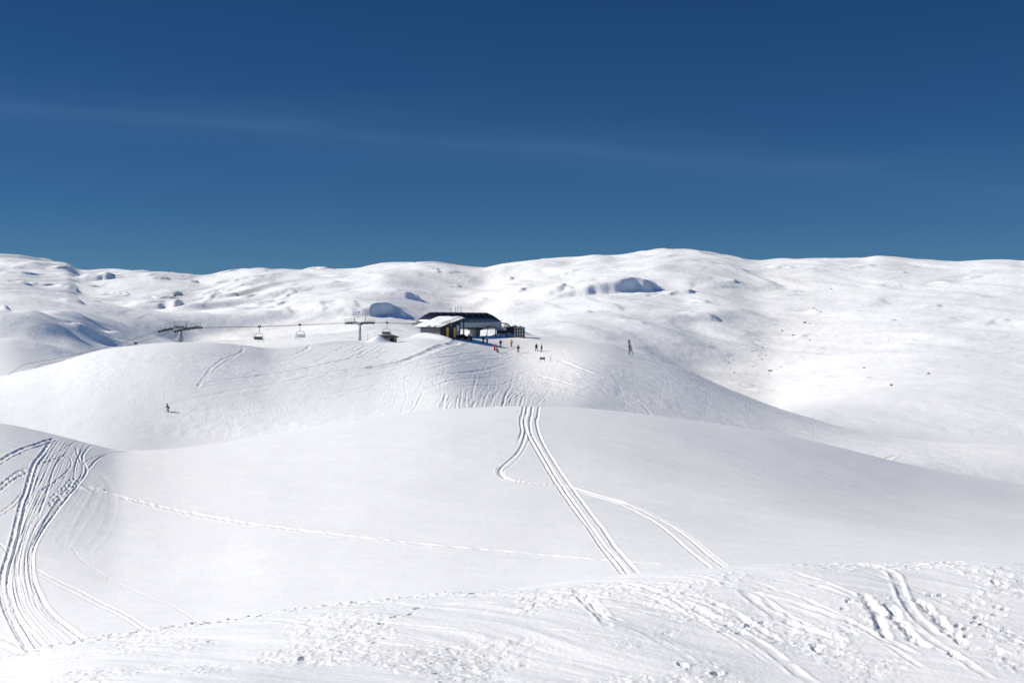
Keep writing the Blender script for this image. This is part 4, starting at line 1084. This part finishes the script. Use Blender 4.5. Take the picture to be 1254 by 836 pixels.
# ------------------------------------------------------------------ rocks showing through the snow
def rock(px, py, wpx, label, grp, hh=.6):
    x_, y_ = locate(px, py); z_ = ground(x_, y_); k = y_ / F; r = wpx * k * .40
    rr = random.Random(int(px * 31 + py)); m_ = MB(); m_.ball((0, 0, 0), 1, 0, 9, 6)
    m_.v = [(v[0] * r * rr.uniform(.75, 1.2), v[1] * r * 1.4 * rr.uniform(.7, 1.2), v[2] * r * hh * rr.uniform(.6, 1.3)) for v in m_.v]; m_.smooth = [False] * len(m_.f)
    o = m_.build('rock', M['rock']); o.location = (x_, y_, z_ + r * hh * .3); tag(o, label, 'rock', grp)
G1 = 'dark rocks scattered on the steep slope beyond the ski hill'
for i, (px, py, w) in enumerate([(949.5, 399, 2.4), (958, 405, 3.2), (930, 416, 2), (934, 421.5, 2.6), (936, 419.5, 2), (892.5, 435.5, 2.2), (888, 433, 1.6), (897, 433.5, 1.8), (899.5, 432.5, 1.5), (932.3, 434.8, 2.6), (938, 431.5, 2.4), (929, 432, 1.8), (921.5, 440.5, 2),
                                 (914, 426, 1.4), (899, 449, 2.8), (956, 443, 2.6), (942, 451, 2), (951, 445, 1.8), (888, 425, 1.2), (935.5, 413.5, 1.4), (945, 428, 1.5)]):
    rock(px, py, w, 'small dark rock among others scattered on the steep white slope beyond the ski hill', G1)
rock(985.5, 396.5, 5, 'largest dark rock of the slope, crowning a short snow rib', G1)
rock(991.5, 397.5, 2.2, 'small rock touching the uphill end of the largest rock on the slope', G1)
rock(971.5, 410, 5, 'long dark rock at the lower end of the snow rib', G1, .4)
rock(992, 415, 3.4, 'flat dark rock alone below and beside the largest rock', G1, .4)
rock(943, 446.3, 7.5, 'longest low dark rock band at the foot of the scattered rocks', G1, .3)
rock(996.5, 382, 2.6, 'dark rock at the top of the snow rib above the largest rock', G1); rock(1001.5, 386.5, 2.4, 'dark rock on the shaded hollow above the largest rock', G1)
G2 = 'lone rocks on the open slopes'
rock(1058.5, 451, 4.4, 'lone low brown rock midway between scattered rocks and rounded snow hill', G2, .4); rock(1091.8, 471.5, 4, 'pointed dark rock standing on the crest of the rounded snow hill', G2, 1.0)
rock(1137, 458.5, 5.5, 'dark rock half drifted over above the rounded snow hill', G2, .5); rock(1124, 458, 2, 'tiny rock beside the half drifted rock above the rounded snow hill', G2)
rock(1088, 414, 2.2, 'tiny lone rock high on the open slope near a blue hollow', G2); rock(855, 457.5, 2.2, 'tiny dark rock close above the shaded edge of the ski hill', G2)
rock(1018, 353, 2.4, 'tiny dark rock high up under the skyline', G2); rock(466, 384, 3, 'small rock on the blue-shaded knoll above the lift tower', G2); rock(1155, 346, 5, 'thin dark rock band just below the skyline crest', G2, .3)

for px, py, w, hh, lb in [(75, 328.5, 9, .3, 'dark rock band under the first hump of the skyline beyond the valley'), (121, 333.5, 8, .3, 'dark rock streak on the skyline notch above the blue-shaded hill'),
                          (231, 340, 6, .35, 'thin dark rock right on the low saddle of the skyline'), (246, 341.5, 7, .3, 'dark rock just past the low saddle of the skyline'), (214, 357, 5, .5, 'dark rock beside the steep blue gully above the long-armed lift tower'), (537, 336.5, 6, .35, 'dark rock high above the station roof masts')]:
    rock(px, py, w, lb, G2, hh)
# ------------------------------------------------------------------ sky, sun, camera
SUN_EL, SUN_BACK = R(34), R(1)                      # sun low on the left, a little behind the scene
sdir = Vector((-math.cos(SUN_EL) * math.cos(SUN_BACK), math.cos(SUN_EL) * math.sin(SUN_BACK), math.sin(SUN_EL)))
sun = bpy.data.lights.new('sun', 'SUN'); sun.energy = 3.7; sun.angle = R(.53); sun.color = (1.0, .905, .675)
so = bpy.data.objects.new('sun', sun); C.objects.link(so); so.rotation_euler = sdir.to_track_quat('Z', 'Y').to_euler()
POL, SAT = .875, 1.22
world = bpy.data.worlds.new('World'); scene.world = world; world.use_nodes = True
nt = world.node_tree; nd, lk = nt.nodes, nt.links
bg = nd['Background']; sky = nd.new('ShaderNodeTexSky'); sky.sky_type = 'NISHITA'; sky.sun_disc = False
sky.sun_elevation = SUN_EL; sky.sun_rotation = math.atan2(sdir.x, sdir.y); sky.altitude = 3500; sky.air_density = .8; sky.dust_density = 0.0; sky.ozone_density = 2.0
bg.inputs['Strength'].default_value = .15
hs = nd.new('ShaderNodeHueSaturation'); hs.inputs['Saturation'].default_value = 1.0; hs.inputs['Value'].default_value = 1.0

# a faint high veil of cirrus: a band along one great circle of the sky
d1 = Vector((float(ray(0, 132)[0]), 1, float(ray(0, 132)[1]))).normalized(); d2 = Vector((float(ray(1254, 226)[0]), 1, float(ray(1254, 226)[1]))).normalized()
nn = d1.cross(d2).normalized()
tc = nd.new('ShaderNodeTexCoord')
dot = nd.new('ShaderNodeVectorMath'); dot.operation = 'DOT_PRODUCT'; dot.inputs[1].default_value = nn; lk.new(tc.outputs['Generated'], dot.inputs[0])
mp = nd.new('ShaderNodeMapping'); mp.inputs['Rotation'].default_value = (0, R(4.3), 0); mp.inputs['Scale'].default_value = (3.0, 3.0, 26.0); lk.new(tc.outputs['Generated'], mp.inputs['Vector'])
ns = nd.new('ShaderNodeTexNoise'); ns.inputs['Scale'].default_value = 1.6; ns.inputs['Detail'].default_value = 6; ns.inputs['Roughness'].default_value = .55; lk.new(mp.outputs['Vector'], ns.inputs['Vector'])
def math_(op, a, b=None):
    n = nd.new('ShaderNodeMath'); n.operation = op
    for i, v in enumerate((a, b)):
        if v is None: continue
        if isinstance(v, (int, float)): n.inputs[i].default_value = v
        else: lk.new(v, n.inputs[i])
    return n.outputs[0]
wob = math_('MULTIPLY', math_('SUBTRACT', ns.outputs['Fac'], .5), .022)
dd_ = math_('ADD', dot.outputs['Value'], wob)
band = math_('POWER', 2.718, math_('MULTIPLY', math_('MULTIPLY', dd_, dd_), -1 / (.0055 ** 2)))
wide = math_('POWER', 2.718, math_('MULTIPLY', math_('MULTIPLY', dd_, dd_), -1 / (.019 ** 2)))
veil = math_('ADD', math_('MULTIPLY', band, .017), math_('MULTIPLY', wide, .020))
veil = math_('MULTIPLY', veil, math_('ADD', math_('MULTIPLY', ns.outputs['Fac'], 2.2), -.25))
# skylight seen through a polarising filter: darkest at right angles to the sun, full towards and away from it
sdn = nd.new('ShaderNodeVectorMath'); sdn.operation = 'DOT_PRODUCT'; sdn.inputs[1].default_value = sdir; lk.new(tc.outputs['Generated'], sdn.inputs[0])
c2 = math_('MULTIPLY', sdn.outputs['Value'], sdn.outputs['Value'])
mr = nd.new('ShaderNodeMapRange'); mr.interpolation_type = 'SMOOTHSTEP'; lk.new(c2, mr.inputs['Value'])
mr.inputs['From Min'].default_value = .36; mr.inputs['From Max'].default_value = .66; mr.inputs['To Min'].default_value = 1; mr.inputs['To Max'].default_value = 0
pol = mr.outputs['Result']
keep = math_('SUBTRACT', 1.0, math_('MULTIPLY', pol, POL))
hs.inputs['Saturation'].default_value = SAT
lk.new(sky.outputs['Color'], hs.inputs['Color'])
tn = nd.new('ShaderNodeVectorMath'); tn.operation = 'MULTIPLY'; tn.inputs[1].default_value = (.93, 1.43, 1.80); lk.new(hs.outputs['Color'], tn.inputs[0])
pm = nd.new('ShaderNodeVectorMath'); pm.operation = 'SCALE'; lk.new(tn.outputs['Vector'], pm.inputs[0]); lk.new(keep, pm.inputs['Scale'])
mx = nd.new('ShaderNodeMix'); mx.data_type = 'RGBA'; lk.new(veil, mx.inputs['Factor']); lk.new(pm.outputs['Vector'], mx.inputs['A']); mx.inputs['B'].default_value = (2.3, 3.6, 5.4, 1)
lk.new(mx.outputs['Result'], bg.inputs['Color'])

cam = bpy.data.cameras.new('camera'); cam.lens = 50; cam.sensor_width = 36; cam.clip_start = .1; cam.clip_end = 30000
co = bpy.data.objects.new('camera', cam); C.objects.link(co); co.location = (0, 0, 0); co.rotation_euler = (math.pi / 2 - PITCH, 0, 0); scene.camera = co
vs_ = scene.view_settings; vs_.view_transform = 'Standard'; vs_.look = 'None'; vs_.gamma = 1; vs_.exposure = 0.49; vs_.use_curve_mapping = False
scene.cycles.max_bounces = 6; scene.cycles.diffuse_bounces = 4
